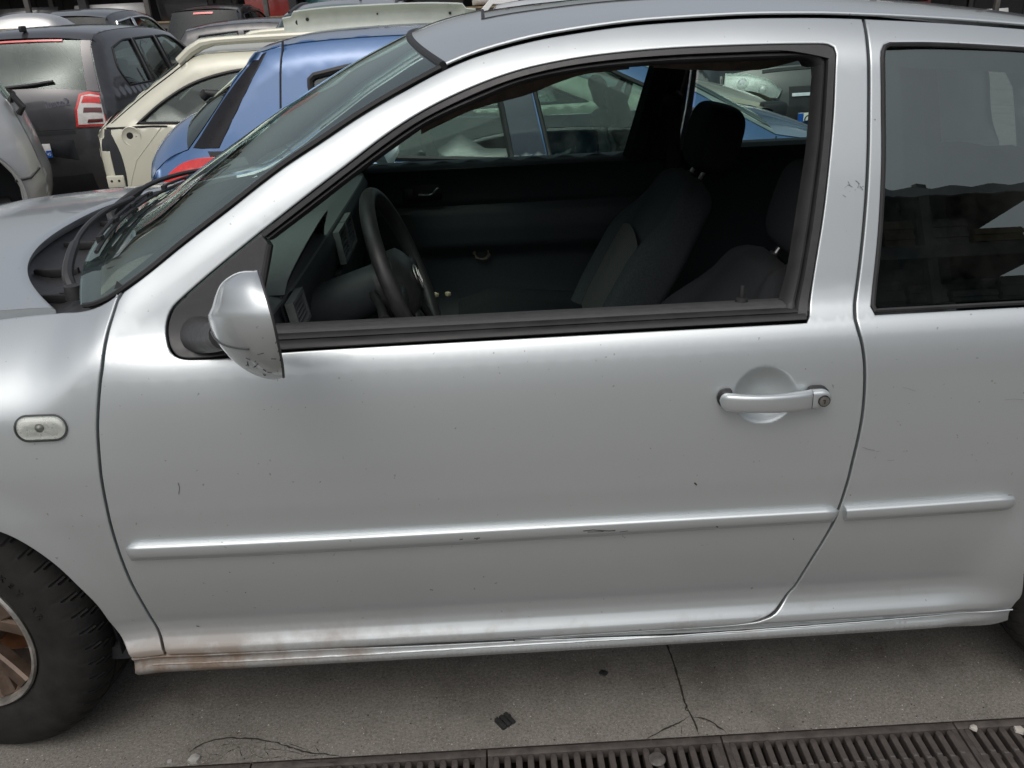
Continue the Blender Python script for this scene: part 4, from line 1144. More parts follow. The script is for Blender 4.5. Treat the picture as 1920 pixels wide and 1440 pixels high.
m.grid(hubf, 12, 40); m.grid(lambda a, b: hubf(1, b)-AX*.045*a, 3, 40); m.build('airbag_cover', M['leather'], STW)
for an, wd in ((radians(98), .026), (radians(-98), .026), (radians(150), .022), (radians(-150), .022)):
    dd = UPW*cos(an)+Vector((0, 1, 0))*sin(an); tt = AX.cross(dd)
    m = MB(); m.grid(lambda a, b: SW+dd*lerp(.06, .176, a)+tt*wd*cos(2*pi*b)*(1-.25*sin(pi*a))+AX*(.008*sin(2*pi*b)-.002), 6, 12); m.build('spoke', M['leather'], STW)
m = MB(); hc = SW+AX*.0265-UPW*.012
m.tube([hc+(UPW*cos(2*pi*k/32)+Vector((0, 1, 0))*sin(2*pi*k/32))*.027 for k in range(32)], .0022, 6, closed=True)
for zz in ([(-.019, .019), (0, -.003), (.019, .019)], [(-.024, .008), (-.011, -.022), (0, .0), (.011, -.022), (.024, .008)]):
    m.tube([hc+Vector((0, a, 0))+UPW*b for a, b in zz], .0017, 5)
m.build('wheel_emblem', M['dullmetal'], STW)

# seats
def blob(fn, nu, nv, name, mat, parent):
    m = MB(); m.grid(fn, nu, nv); o = m.build(name, mat, parent, ang=180)
    bm = bmesh.new(); bm.from_mesh(o.data); bmesh.ops.remove_doubles(bm, verts=bm.verts[:], dist=1e-5); bmesh.ops.recalc_face_normals(bm, faces=bm.faces[:]); bm.to_mesh(o.data); bm.free(); return o
def seat(bx, by, bz, rec, hr=True, L=.575, bm_='bolster'):
    d = Vector((sin(rec), 0, cos(rec))); nf = Vector((-cos(rec), 0, sin(rec))); Y1 = Vector((0, 1, 0)); B = Vector((bx, by, bz))
    def hw(u): return .255*(1-.30*sstep(.52, 1.0, u))*sqrt(max(0, 1-max(0, (u-.86)/.14)**2)*.75+.25)*(.9+.1*sstep(0, .2, u))
    def sec(u, an):
        w_ = hw(u); c, s_ = cos(an), sin(an)
        v = abs(c)**.62*(1 if c > 0 else -1); th = .062*abs(s_)**.7*(1 if s_ > 0 else -1)
        endk = sqrt(max(0, 1-max(0, (u-.90)/.10)**2)); th *= max(.15, endk)
        bol = .060*sstep(.55, .82, abs(v))*(1-sstep(.93, 1.05, abs(v)))*(1-.75*sstep(.5, .85, u))*(1 if s_ > 0 else 0)
        lum = .02*sin(pi*min(1, u*1.1))*(1 if s_ > 0 else 0)*(1-abs(v))
        return B+d*(u*L)+Y1*(w_*v)+nf*(th+bol+lum)
    cu = blob(lambda a, b: Vector((bx-.47+.53*a, by+.255*(abs(cos(2*pi*b))**.6)*(1 if cos(2*pi*b) > 0 else -1)*(1-.12*(1-a)**2), bz-.03+.11*(1-a)*.5+.085*(abs(sin(2*pi*b))**.7)*(1 if sin(2*pi*b) > 0 else -1)*min(1, .25+3.5*a)
             + (.045*sstep(.5, .8, abs(cos(2*pi*b))) if sin(2*pi*b) > 0 else 0))), 22, 40, 'front_seat', M['cloth'], GOLF)
    bk = blob(lambda a, b: sec(a, 2*pi*b), 36, 64, 'backrest', M[bm_], cu)
    m = MB()                                  # woven centre insert
    m.grid(lambda a, b: (lambda u, v: B+d*(u*L)+Y1*(hw(u)*v*.56)+nf*(.080+.02*sin(pi*min(1, u*1.1))*(1-abs(v)*.5)))(lerp(.06, .62-.04*abs(2*b-1)**2, a), 2*b-1), 20, 14); m.build('woven_insert', M['weave'], cu)
    hc_ = B+d*(L+.122)+nf*.012; dh = (d+Vector((0, 0, 1.1))).normalized(); nh = Vector((-dh.z, 0, dh.x))
    def hd(a, b):
        ph = -pi/2+pi*a; th = 2*pi*b; e = .55
        f = lambda x: abs(x)**e*(1 if x > 0 else -1)
        return hc_+Y1*(.130*f(cos(ph))*f(cos(th)))+nh*(.066*f(cos(ph))*f(sin(th)))+dh*(.098*f(sin(ph)))
    hh = blob(hd, 24, 36, 'headrest', M['cloth'], cu)
    for s_ in (-.055, .055):
        m = MB(); m.tube([B+d*(L-.03)+Y1*s_, B+d*(L+.08)+Y1*s_], .0065, 10); m.build('headrest_post', M['dullmetal'], cu)
        m = MB(); m.tube([B+d*(L-.012)+Y1*s_, B+d*(L+.004)+Y1*s_], [.016, .013], 12); m.build('post_collar', M['rubber'], cu)
    return cu
t = NT('woven_fabric'); t.set(Roughness=.95); co = t.co(); 
wv = t.n('ShaderNodeTexWave', wave_type='BANDS', bands_direction='Z'); wv.inputs['Scale'].default_value = 95; t.l(co, wv.inputs['Vector'])
wv2 = t.n('ShaderNodeTexWave', wave_type='BANDS', bands_direction='Y'); wv2.inputs['Scale'].default_value = 110; t.l(co, wv2.inputs['Vector'])
t.l(t.mix(t.math('MULTIPLY', wv.outputs['Fac'], wv2.outputs['Fac']), (.06, .06, .058), (.26, .25, .23)), t.b.inputs['Base Color']); M['weave'] = t.m
PS = seat(1.44, 1.26, .43, radians(29))
DSEAT = seat(1.43, .47, .41, radians(32), bm_='cloth')
# rear bench and shelf
blob(lambda a, b: Vector((2.25+.30*a+.055*sin(2*pi*b), YC+.62*(abs(cos(2*pi*b))**.3)*(1 if cos(2*pi*b) > 0 else -1), .45+.50*a+.03*sin(2*pi*b))), 14, 40, 'rear_bench', M['cloth'], GOLF)
m = MB(); m.box((2.62, YC, .93), (.36, 1.2, .03), bev=.008); m.build('parcel_shelf', M['cloth'], GOLF)
m = MB(); m.box((1.08, YC, .33), (.75, .22, .16), bev=.02); CON = m.build('centre_console', M['dashlow'], GOLF)
for px, py, s_ in ((815, 553, .02), (840, 551, .014)):
    P = atY(px, py, 1.05); m = MB(); m.box((P.x, P.y, max(.42, P.z)), (s_, s_, .012), Matrix.Rotation(.6, 3, 'Z'), bev=.003); m.build('crumpled_scrap', M['yellowed'], CON)

# lining that has come loose and sags under the roof edge
def sag(px, Y, name):
    low = crom([atY(x, y, Y) for x, y in px], .02); V = []; F = []
    for k, p in enumerate(low):
        V += [(p.x, Y-.03, E_z(p.x)-.03), (p.x, Y-.004, lerp(E_z(p.x)-.03, p.z, .6)), (p.x, Y+.004*sin(k*1.7), p.z), (p.x, Y+.012, p.z+.004)]
    for k in range(len(low)-1):
        for j in range(3): F.append((k*4+j, k*4+4+j, k*4+5+j, k*4+1+j))
    return mk(name, V, F, M['sag'], ROOF)
M['sag'] = simple('brown_lining', (.075, .062, .052), .95, var=.3, vs=60)
sag([(790, 252), (850, 222), (905, 200), (960, 186), (1010, 170), (1050, 153), (1100, 139), (1180, 130)], .33, 'sagging_lining')
sag([(1225, 127), (1300, 131), (1370, 133), (1420, 131), (1460, 124), (1500, 112)], .33, 'sagging_lining')
# =================================================================== the other cars in the yard
def gz(Y):                                   # the yard falls away gently behind the silver car
    return -.045*max(0, min(4.5, Y-1.75))
M['blue'] = paint('blue_paint', (.06, .145, .32), .3, .35, .10)
M['cream'] = paint('cream_paint', (.56, .555, .45), .1, .4, .16)
M['gmgrey'] = paint('dark_grey_paint', (.050, .050, .056), .45, .35, .10)
M['silver2'] = paint('pale_silver_paint', (.52, .53, .53), .6, .4, .18)
M['blackp'] = paint('black_paint', (.022, .023, .026), .3, .35, .08)
M['char'] = paint('charcoal_paint', (.055, .057, .062), .4, .4, .22)
M['sgrey'] = paint('silver_grey_paint', (.27, .275, .285), .55, .4, .2)
M['white'] = paint('white_paint', (.66, .67, .66), .0, .4, .22)
M['teal'] = paint('teal_paint', (.05, .16, .17), .3, .4, .2)
M['redp'] = paint('faded_red_paint', (.32, .03, .03), .1, .45, .2)
M['lampred'] = simple('red_lens', (.60, .012, .010), .12, coat=1, var=.15, vs=40)
M['lampdark'] = simple('dark_red_lens', (.10, .008, .008), .12, coat=1)
M['lampwhite'] = simple('clear_white_lens', (.62, .60, .58), .15, coat=1, var=.1)
M['plate'] = simple('white_plate', (.72, .72, .69), .4)
M['plblue'] = simple('plate_blue', (.01, .09, .42), .4)
M['ink'] = simple('black_ink', (.01, .01, .01), .5)
M['cabin'] = simple('dark_cabin', (.02, .021, .022), .9)
M['deadglass'] = simple('shaded_opaque_glass', (.015, .019, .02), .3, spec=.25)  # opaque dark colour stands in for rear glass shaded by the shed roof
M['bgglass'] = glass('grey_green_glass', (.55, .66, .62), dirt=.14)
M['bgdark'] = glass('privacy_glass', (.16, .19, .19), dirt=.03, refl=1.0)

class Car:
    """body shell from a side outline: segs = [(part name, material key, crown, [(x, z)...])] running from the tail
    (small x) over the roof to the nose; local y = 0 is one side, y = W the other; z = 0 the ground."""
    def __init__(s, name, label, segs, W, belt, mat, loc, rz=0, arches=(), wins=(), sill=.22, group=None, glassmat='bgglass', res=.06, roll=.05, rollw=.10, wheels=True, tumble=.30, sides=2, endtaper=.09, wheel_r=.30, skip=()):
        s.root = thing(name, label, 'car', loc, rz, group); s.W = W; s.belt = belt; s.tumble = tumble
        s.top = []
        for nm, mk_, cr, pts in segs:
            c = crom([Vector(p) for p in pts], .04)
            s.top += c if not s.top else c[1:]
        s.x0 = min(p.x for p in s.top); s.x1 = max(p.x for p in s.top); s.roll, s.rollw = roll, rollw; s.endtaper = endtaper
        q_ = s.top[::3]+[s.top[-1]]; s.sg2 = [(a.x, a.y, b.x-a.x, b.y-a.y, max(1e-9, (b-a).length_squared)) for a, b in zip(q_, q_[1:]) if (b-a).length > 1e-6]
        def S(x, z):
            t = (2*x-s.x0-s.x1)/(s.x1-s.x0)
            y = s.endtaper*abs(t)**5+(.035*((z-.60)/.35)**2 if z < .60 else .03*((z-.60)/.35)**2)
            if z > belt: y = s.endtaper*abs(t)**5+.03*((belt-.60)/.35)**2+tumble*(z-belt)+.012*min(1, (z-belt)/.02)
            d2 = 9
            for (ax, ay, bx_, by_, ll) in s.sg2:
                u = ((x-ax)*bx_+(z-ay)*by_)/ll; u = 0 if u < 0 else 1 if u > 1 else u
                q = (ax+bx_*u-x)**2+(ay+by_*u-z)**2
                if q < d2: d2 = q
            d = sqrt(d2)
            if d < rollw: y += roll*(1-d/rollw)**2
            return y
        s.S = S
        bot = []
        a_ = s.top[-1]; b_ = s.top[0]
        xs = sorted(arches, key=lambda q: -q[0])
        bot.append(Vector((a_.x-.06, sill)))
        for (cx, cz, r) in xs:
            an = math.asin(max(-1, min(1, (sill-cz)/r)))
            for k in range(15):
                a = an+(pi-2*an)*k/14; bot.append(Vector((cx+r*cos(a), cz+r*sin(a))))
        bot.append(Vector((b_.x+.06, sill)))
        outer = s.top+bot
        L = []
        n = len(outer)
        for i in range(n):
            p, q = outer[i], outer[(i+1) % n]; k = max(1, int((q-p).length/.05))
            L += [p.lerp(q, j/k) for j in range(k)]
        wl = [loop(*[[Vector(a) for a in sg] for sg in w_['segs']], step=.03) for w_ in wins]
        s.side = panel('body_side', L, wl, S, M[mat], s.root, gap=0, e=.006, thick=.012, res=res, hole_thick=.02)
        s.wl = wl
        s.far = None
        if sides == 2: s.far = s.mir(s.side, s.root)
        for w_, l_ in zip(wins, wl):
            g = panel('side_window', l_, [], S, M[w_.get('mat', glassmat)], s.root, gap=.002, e=.001, thick=.003, res=.12, off=-.010)
            m = MB(); m.tube([Vector((p.x, S(p.x, p.y)-.001, p.y)) for p in inset(ccw(l_), .006)], w_.get('seal', .009), 6, closed=True); m.build('window_seal', M['rubber'], g)
            if sides == 2:
                g2 = s.mir(g, s.root)
        # strips across the car
        s.seg = {}
        for nm, mk_, cr, pts in segs:
            c = crom([Vector(p) for p in pts], .03 if len(pts) > 2 else .05)
            s.seg[nm] = (c, cr)
            if nm in skip: continue
            m = MB(); m.grid(lambda a, b: s.P(nm, a, -1+2*b), len(c)-1, 28); m.build(nm, M[mk_], s.root, ang=50)
        if wheels:
            for (cx, cz, r) in arches:
                for yy, sg in ((.04, 1), (W-.04, -1)):
                    R = wheel_r; m = MB(); m.lathe([(R*.64, .012*sg), (R*.78, -.004*sg), (R*.93, .006*sg), (R, .04*sg), (R, .15*sg), (R*.9, .19*sg), (R*.6, .19*sg)], 40, (0, 0, 0), 'Y'); wo_ = m.build('wheel', M['tyre'], s.root); wo_.location = (cx, yy, max(R, cz-.02) if cz-.02 > R else R)
                    m = MB(); m.lathe([(0, .035*sg), (R*.25, .03*sg), (R*.3, .04*sg), (R*.55, .03*sg), (R*.62, .012*sg), (R*.65, .02*sg), (R*.64, .1*sg)], 30, (0, 0, 0), 'Y'); m.build('rim', M['alloy'], wo_)
        # dark cabin: floor, seats, dash
        xa_, xb_ = s.x0+.25, s.x1-.55
        m = MB(); m.box(((xa_+xb_)/2, W/2, sill+.06), (xb_-xa_, W-.22, .06)); m.build('cabin_floor', M['cabin'], s.root)
        for q in (.34, .64) if len(wins) else ():
            for yy in (W*.29, W*.71):
                x = lerp(s.x1, s.x0, q) - .05
                m = MB(); R = Matrix.Rotation(-.32, 3, 'Y'); m.box((x, yy, belt-.22), (.12, .46, .56), R, bev=.045); m.box((x-.10, yy, belt+.155), (.08, .25, .17), R, bev=.035); m.box((x+.25, yy, belt-.50), (.5, .48, .14), bev=.05); m.build('seat', M['cabin'], s.root)
    def mir(s, o, parent):
        me = o.data.copy(); lv = {}
        if me.has_custom_normals:
            for l, c in zip(me.loops, me.corner_normals): lv[l.vertex_index] = (c.vector.x, -c.vector.y, c.vector.z)
        for v in me.vertices: v.co.y = s.W-v.co.y
        me.flip_normals()
        if lv: me.normals_split_custom_set_from_vertices([lv.get(i, (0, 0, 1)) for i in range(len(me.vertices))])
        c = bpy.data.objects.new(o.name.split('.')[0], me); COL.objects.link(c); c.parent = parent; return c
    def P(s, nm, a, t, off=0):
        "point on a strip: a along the outline, t in -1..1 across"
        c, cr = s.seg[nm]; cr = lerp(cr[0], cr[1], sstep(0, 1, a)) if isinstance(cr, tuple) else cr; k = a*(len(c)-1); i = min(len(c)-2, int(k)); p = c[i].lerp(c[i+1], k-i)
        tg = (c[i+1]-c[i]).normalized(); n = Vector((-tg.y, tg.x)); 
        ye = s.S(p.x, p.y)-.002; b = 1-abs(t)**2.6
        q = p+n*(cr*b+off)
        return Vector((q.x, s.W/2+t*(s.W/2-ye), q.y))
    def patch(s, nm, a0, a1, t0, t1, off, name, mat, parent=None, nu=6, nv=8):
        "thin solid patch lying on a strip (lamp, plate, grille)"
        m = MB(); m.grid(lambda a, b: s.P(nm, lerp(a0, a1, a), lerp(t0, t1, b), off), nu, nv)
        for (fa, fb) in (((0, None), 0), ((1, None), 0), ((None, 0), 0), ((None, 1), 0)):
            if fa[0] is not None: m.grid(lambda a, b: s.P(nm, lerp(a0, a1, fa[0]), lerp(t0, t1, b), off*(1-a)-.004*a), 1, nv)
            else: m.grid(lambda a, b: s.P(nm, lerp(a0, a1, a), lerp(t0, t1, fa[1]), off*(1-b)-.004*b), nu, 1)
        return m.build(name, mat, parent or s.root)
    def polypatch(s, nm, pts, off, name, mat, parent=None):
        "patch on a strip with any outline: pts = [(a, t)] fan round the centre"
        n = len(pts); ca = sum(p[0] for p in pts)/n; ct = sum(p[1] for p in pts)/n; m = MB(); V = []; F = []; K = 5
        for j in range(K+1):
            f = 1-j/K
            for (a, t) in pts: V.append(s.P(nm, ca+(a-ca)*f, ct+(t-ct)*f, off))
        for j in range(K):
            for k in range(n): F.append((j*n+k, j*n+(k+1) % n, (j+1)*n+(k+1) % n, (j+1)*n+k))
        b = len(V)
        for (a, t) in pts: V.append(s.P(nm, a, t, -.006))
        for k in range(n): F.append((k, (k+1) % n, b+(k+1) % n, b+k))
        m.add(V, F); return m.build(name, mat, parent or s.root)
    def groove(s, pts, name='panel_gap', r=.004, mat='jamb'):
        m = MB(); m.tube([Vector((p.x, s.S(p.x, p.y)+.0005, p.y)) for p in crom([Vector(q) for q in pts], .04)], r, 5); return m.build(name, M[mat], s.root)
    def sidepatch(s, pts, off, name, mat, parent=None, e=.004):
        return panel(name, loop(*[[Vector(a) for a in sg] for sg in pts], step=.02), [], s.S, mat, parent or s.root, gap=0, e=e, thick=.02, res=.03, off=off)

# ---------------------------------------------------------------- blue hatchback right behind, facing the other way
zb = gz(2.5); BX = -.43
def bl(*pp): return [(x-BX, z-zb) for x, z in pp]
BLUE = Car('blue_hatchback', 'blue small hatchback parked alongside behind the silver car, its red tail lamp showing', [
    ('rear_bumper', 'blue', .12, bl((-.33, .16), (-.42, .33), (-.43, .55), (-.41, .70))),
    ('tailgate', 'blue', (.12, .13), bl((-.41, .70), (-.385, .80), (-.31, .865), (-.215, .90))),
    ('rear_window', 'bgdark', (.13, .025), bl((-.215, .90), (-.10, 1.03), (.02, 1.17), (.125, 1.275))),
    ('roof', 'blue', .025, bl((.125, 1.275), (.26, 1.302), (.55, 1.318), (.95, 1.318), (1.3, 1.308), (1.53, 1.285))),
    ('windscreen', 'bgglass', (.03, .05), bl((1.53, 1.285), (1.93, 1.08), (2.36, .85))),
    ('bonnet', 'blue', .02, bl((2.36, .85), (2.68, .785), (2.90, .68))),
    ('front_bumper', 'blue', .14, bl((2.90, .68), (3.02, .55), (3.05, .38), (2.98, .18)))],
    1.58, .80-zb, 'blue', (BX, 2.40, zb), arches=((.22-BX, .24-zb, .33), (2.45-BX, .24-zb, .33)), res=.05, endtaper=.12,
    wins=(dict(segs=[bl((.405, .90), (.385, 1.0), (.352, 1.13), (.352, 1.165), (.375, 1.185)), bl((.375, 1.185), (.60, 1.222), (.9, 1.236), (1.12, 1.24)), bl((1.12, 1.24), (1.165, 1.05), (1.205, .80)), bl((1.205, .80), (.8, .825), (.47, .85), (.425, .86), (.405, .90))], seal=.014),
          dict(segs=[bl((1.36, .795), (1.33, .95), (1.27, 1.238)), bl((1.27, 1.238), (1.45, 1.225), (1.585, 1.18), (1.66, 1.14), (1.95, 1.0), (2.14, .875)), bl((2.14, .875), (2.13, .80)), bl((2.13, .80), (1.7, .792), (1.36, .795))], seal=.010)))
BLUE.sidepatch([bl((1.205, .79), (1.165, 1.05), (1.125, 1.242)), bl((1.125, 1.242), (1.265, 1.242)), bl((1.265, 1.242), (1.32, .95), (1.355, .79)), bl((1.355, .79), (1.205, .79))], .002, 'pillar_cover', simple('slate_pillar', (.035, .045, .07), .35, coat=.6))
BLUE.sidepatch([bl((-.36, .70), (-.33, .775), (-.25, .84), (-.15, .868), (-.075, .872)), bl((-.075, .872), (-.095, .79), (-.13, .72), (-.20, .66)), bl((-.20, .66), (-.30, .66), (-.36, .70))], .006, 'tail_lamp', M['lampred'])
BLUE.sidepatch([bl((-.19, .905), (-.06, .905)), bl((-.06, .905), (.05, 1.08), (.175, 1.278)), bl((.175, 1.278), (.125, 1.262)), bl((.125, 1.262), (-.03, 1.10), (-.19, .905))], .002, 'pillar_trim', simple('gloss_black_trim', (.006, .006, .008), .3, spec=.3))
BLUE.sidepatch([bl((-.115, .895), (-.045, .895)), bl((-.045, .895), (-.07, .80)), bl((-.07, .80), (-.115, .895))], .003, 'lamp_surround', M['rubber'])
BLUE.groove(bl((.248, 1.318), (.235, 1.2), (.222, 1.05), (.205, .80)), r=.005)
BLUE.groove(bl((1.27, .79), (1.28, .5), (1.25, .3))); BLUE.groove(bl((2.36, .84), (2.33, .78), (2.30, .6), (2.30, .3)))
m = MB(); pw = BLUE.P('rear_window', .25, -.1, .0); m.tube([pw+Vector((.02, 0, 0)), pw+Vector((-.055, 0, .012))], [.02, .016], 12); m.tube([pw+Vector((-.05, 0, .01)), pw+Vector((-.075, .0, -.01))], [.026, .022], 12); m.build('rear_wiper_stub', M['rubber'], BLUE.root)
# strengthening ribs seen behind the tailgate glass
for t_ in (-.86, -.70, -.52):
    m = MB(); m.tube([BLUE.P('rear_window', .04+.9*k/12, t_+.10*(k/12)**2, -.02) for k in range(13)], .009, 8); m.build('tailgate_rib', M['sgrey'], BLUE.root)
# the mirror has been taken off: bare triangle with screw hole
m = MB(); p = Vector((2.205-BX, BLUE.S(2.205-BX, .80-zb)-.002, .80-zb)); m.lathe([(0, -.001), (.013, -.001), (.015, .004)], 14, p, 'Y'); m.build('screw_hole', M['ink'], BLUE.root)
# steering wheel, dash
bx = 1.80-BX; m = MB(); c = Vector((bx, 1.58*.70, .875-zb)); ax = Vector((-cos(.42), 0, sin(.42))); u_ = Vector((sin(.42), 0, cos(.42)))
m.tube([c+u_*.18*cos(2*pi*k/40)+Vector((0, 1, 0))*.18*sin(2*pi*k/40) for k in range(40)], .018, 10, closed=True); sw2 = m.build('steering_wheel', M['leather'], BLUE.root)
m = MB(); m.tube([c-ax*.02, c+ax*.03], [.075, .05], 16); m.tube([c-u_*.17, c+u_*.05], .014, 8); m.tube([c-Vector((0, .17, 0)), c+Vector((0, .17, 0))], .016, 8); m.build('wheel_hub', M['leather'], sw2)
m = MB(); m.grid(lambda a, b: Vector((bx+.18+.30*a, lerp(.08, 1.50, b), .845-zb-.03*a+.02*sin(pi*a)-.10*(1-a)**6)), 8, 20); m.grid(lambda a, b: Vector((bx+.18+.02*a, lerp(.08, 1.50, b), .745-zb-.30*a)), 3, 20); m.build('dashboard', M['sgrey'], BLUE.root)

# ---------------------------------------------------------------- cream estate car behind the blue one
zc = gz(4.5); QX = -1.37
def cr(*pp): return [(x-QX, z-zc) for x, z in pp]
CREAM = Car('cream_estate_car', 'cream estate car with roof rails, missing tail lamp and door handle, bonnet ajar', [
    ('rear_bumper', 'cream', .10, cr((-1.30, .12), (-1.36, .28), (-1.37, .46))),
    ('tailgate', 'cream', .08, cr((-1.37, .46), (-1.372, .66), (-1.355, .77), (-1.31, .81))),
    ('rear_window', 'bgglass', .06, cr((-1.31, .81), (-1.06, .985), (-.78, 1.165))),
    ('roof', 'cream', .05, cr((-.78, 1.165), (-.66, 1.195), (-.3, 1.205), (.3, 1.208), (.85, 1.198), (1.15, 1.175))),
    ('windscreen', 'bgglass', (.04, .05), cr((1.15, 1.175), (1.6, 1.0), (2.05, .845))),
    ('bonnet', 'cream', .04, cr((2.05, .845), (2.5, .79), (2.98, .63))),
    ('front_bumper', 'cream', .14, cr((2.98, .63), (3.08, .5), (3.10, .3), (3.02, .12)))],
    1.72, .80-zc, 'cream', (QX, 4.25, zc), arches=((-.55-QX, .18-zc, .34), (2.25-QX, .18-zc, .34)), res=.06, endtaper=.04, skip=('bonnet',), tumble=.26, sill=.22,
    wins=(dict(segs=[cr((-1.10, .815), (-.92, .94), (-.72, 1.04), (-.46, 1.10), (-.1, 1.118), (.1, 1.12)), cr((.1, 1.12), (.12, .80)), cr((.12, .80), (-.6, .80), (-1.10, .815))], mat='bgglass'),
          dict(segs=[cr((.22, .80), (.2, 1.12)), cr((.2, 1.12), (.7, 1.12), (1.05, 1.09), (1.75, .82)), cr((1.75, .82), (.22, .80))], mat='bgglass')))
# tail-lamp cavity, bracket, handle bowl, filler flap
CREAM.sidepatch([cr((-1.325, .79), (-1.35, .70), (-1.352, .55), (-1.335, .32)), cr((-1.335, .32), (-1.245, .32)), cr((-1.245, .32), (-1.215, .50), (-1.225, .65), (-1.275, .79)), cr((-1.275, .79), (-1.325, .79))], .003, 'lamp_cavity', M['jamb'])
CREAM.sidepatch([cr((-1.345, .66), (-1.35, .55), (-1.335, .34)), cr((-1.335, .34), (-1.290, .34)), cr((-1.290, .34), (-1.286, .50), (-1.290, .66)), cr((-1.290, .66), (-1.345, .66))], .008, 'cavity_wall', M['cream'])
m = MB(); p = cr((-1.285, .475))[0]; y = CREAM.S(p[0], p[1]); m.box((p[0], y-.012, p[1]), (.11, .02, .075), bev=.006); lb = m.build('lamp_bracket', M['cream'], CREAM.root)
for dx in (-.025, .022):
    m = MB(); m.lathe([(0, -.0005), (.008, -.0005), (.009, .002)], 10, (p[0]+dx, y-.0225, p[1]+.004), 'Y'); m.build('bracket_hole', M['ink'], lb)
hc2 = cr((-1.135, .745))[0]; m = MB(); y = CREAM.S(*hc2); m.lathe([(.062, -.003), (.058, -.006), (.050, -.002), (.030, .0015), (0, .002)], 24, (hc2[0], y, hc2[1]), 'Y'); hbw = m.build('handle_bowl', M['cream'], CREAM.root)
m = MB(); m.lathe([(0, -.001), (.020, -.001), (.022, .003)], 12, (hc2[0]-.01, y-.001, hc2[1]+.004), 'Y'); m.build('handle_hole', M['ink'], hbw)
m = MB(); m.lathe([(0, -.001), (.009, -.001), (.010, .003)], 10, (hc2[0]+.032, y-.001, hc2[1]-.008), 'Y'); m.build('screw_hole', M['ink'], hbw)
CREAM.groove(cr((-.78, .58), (-.79, .69), (-.765, .72), (-.62, .722), (-.60, .70), (-.60, .58), (-.78, .57)), 'filler_flap_gap', .003)
CREAM.groove(cr((-1.30, .795), (-1.0, .80), (-.9, .795)), r=.006); CREAM.groove(cr((-1.27, .82), (-1.02, .99), (-.84, 1.10), (-.70, 1.19)), r=.004)
CREAM.groove(cr((-1.13, .60), (-1.2, .45), (-1.24, .30)), 'body_crease', .003, 'cream'); CREAM.groove(cr((-.94, .79), (-1.05, .68), (-1.13, .60)), 'body_crease', .003, 'cream')
def rail(side):
    yv = lambda x: (CREAM.S(x-QX, min(1.27, E2(x))-zc-.02)+.03)
    E2 = pchip([(-.80, 1.15), (-.66, 1.195), (-.3, 1.205), (.3, 1.208), (.85, 1.198), (1.15, 1.175)])
    pts = []
    for k in range(25):
        u = k/24; x = lerp(-.80, 1.05, u); lift = .062*min(1, u/.10)**.8*min(1, (1-u)/.08)**.8
        y = yv(max(-.6, min(.9, x))); pts.append(Vector((x-QX, y if side == 0 else 1.72-y, E2(x)-zc+lift+.006)))
    m = MB(); m.tube(pts, [.026 if 2 < k < 22 else .034 for k in range(25)], 10); r = m.build('roof_rail', M['cream'], CREAM.root)
    for k in (9, 16):
        m = MB(); p = pts[k]; m.prism([(p.x-.08, p.z-.075), (p.x+.08, p.z-.075), (p.x+.045, p.z), (p.x-.05, p.z)], p.y-.02, p.y+.02); m.build('rail_foot', M['cream'], r)
rail(0); rail(1)
# bonnet lying loose, not shut
m = MB()
def cb(a, b):
    x = lerp(2.02, 3.0, a); z = .862-.06*a-.10*a**3+.03*(1-(2*b-1)**2); w_ = lerp(.76, .66, a**2)
    return Vector((x-QX, .86+(2*b-1)*w_, z-zc))
m.grid(cb, 14, 20); m.grid(lambda a, b: cb(1, b)+Vector((.006*a, 0, -.035*a)), 2, 20); m.grid(lambda a, b: cb(b, 0)+Vector((0, -.004*a, -.03*a)), 2, 14); m.build('bonnet', M['cream'], CREAM.root, ang=50, label='loose cream bonnet resting ajar')
m = MB(); m.grid(lambda a, b: cb(.1+.85*a, .04+.92*b)+Vector((0, 0, -.04)), 6, 8); m.box((2.95-QX, .15, .70-zc), (.16, .12, .10), bev=.02); m.build('engine_bay', M['jamb'], CREAM.root)
m = MB(); m.grid(lambda a, b: Vector((2.80-QX+.26*a, .06+.16*b, .70-zc+.06*sin(pi*a)-.22*a*a)), 8, 6); m.build('front_lamp', simple('dull_lamp', (.25, .24, .19), .3, coat=.6), CREAM.root)

# ---------------------------------------------------------------- pale bumper beam lying on the cream car's roof
def beamP(px, py, Y): return atY(px, py, Y)
m = MB()
xa_, xb_ = atY(526, 40, 4.85).x, atY(892, 25, 4.85).x
def beam(a, b):
    x = lerp(xa_, xb_, a); e_ = abs(2*a-1); drop = 0.030*e_**3
    h = .165*(1-.25*sstep(.86, .90, e_)); zt = 1.435-drop-(.028 if e_ > .88 else 0)
    prof = [(0, 0), (.03, .05), (.0, .16), (-.018, .24), (-.018, .76), (.0, .86), (.03, .96), (0, 1)]
    k = b*7; i = min(6, int(k)); f = k-i
    dy = lerp(prof[i][0], prof[i+1][0], f); dz = lerp(prof[i][1], prof[i+1][1], f)
    return Vector((x, 4.80+.12*e_**2-dy*(1-.6*sstep(.8, .86, e_)), zt-h*dz))
m.grid(beam, 60, 21); m.grid(lambda a, b: beam(a, b)+Vector((0, .035, 0)), 60, 21)
BEAM = m.build('bumper_beam', simple('pale_green_primer', (.46, .50, .46), .5, coat=.3, var=.08, vs=8), ang=60); tag(BEAM, 'pale green curved bumper beam lying on the roof of the cream estate car', 'bumper beam')
for px, py, r in ((553, 43, .016), (572, 37, .011), (864, 28, .016), (843, 25, .009), (707, 26, .006)):
    p = atY(px, py, 4.80); a = (p.x-xa_)/(xb_-xa_); e_ = abs(2*a-1); m = MB(); m.lathe([(0, -.001), (r, -.001), (r*1.05, .01)], 16, (p.x, 4.80+.12*e_**2+.012, p.z), 'Y'); m.build('bolt_hole', M['ink'], BEAM)

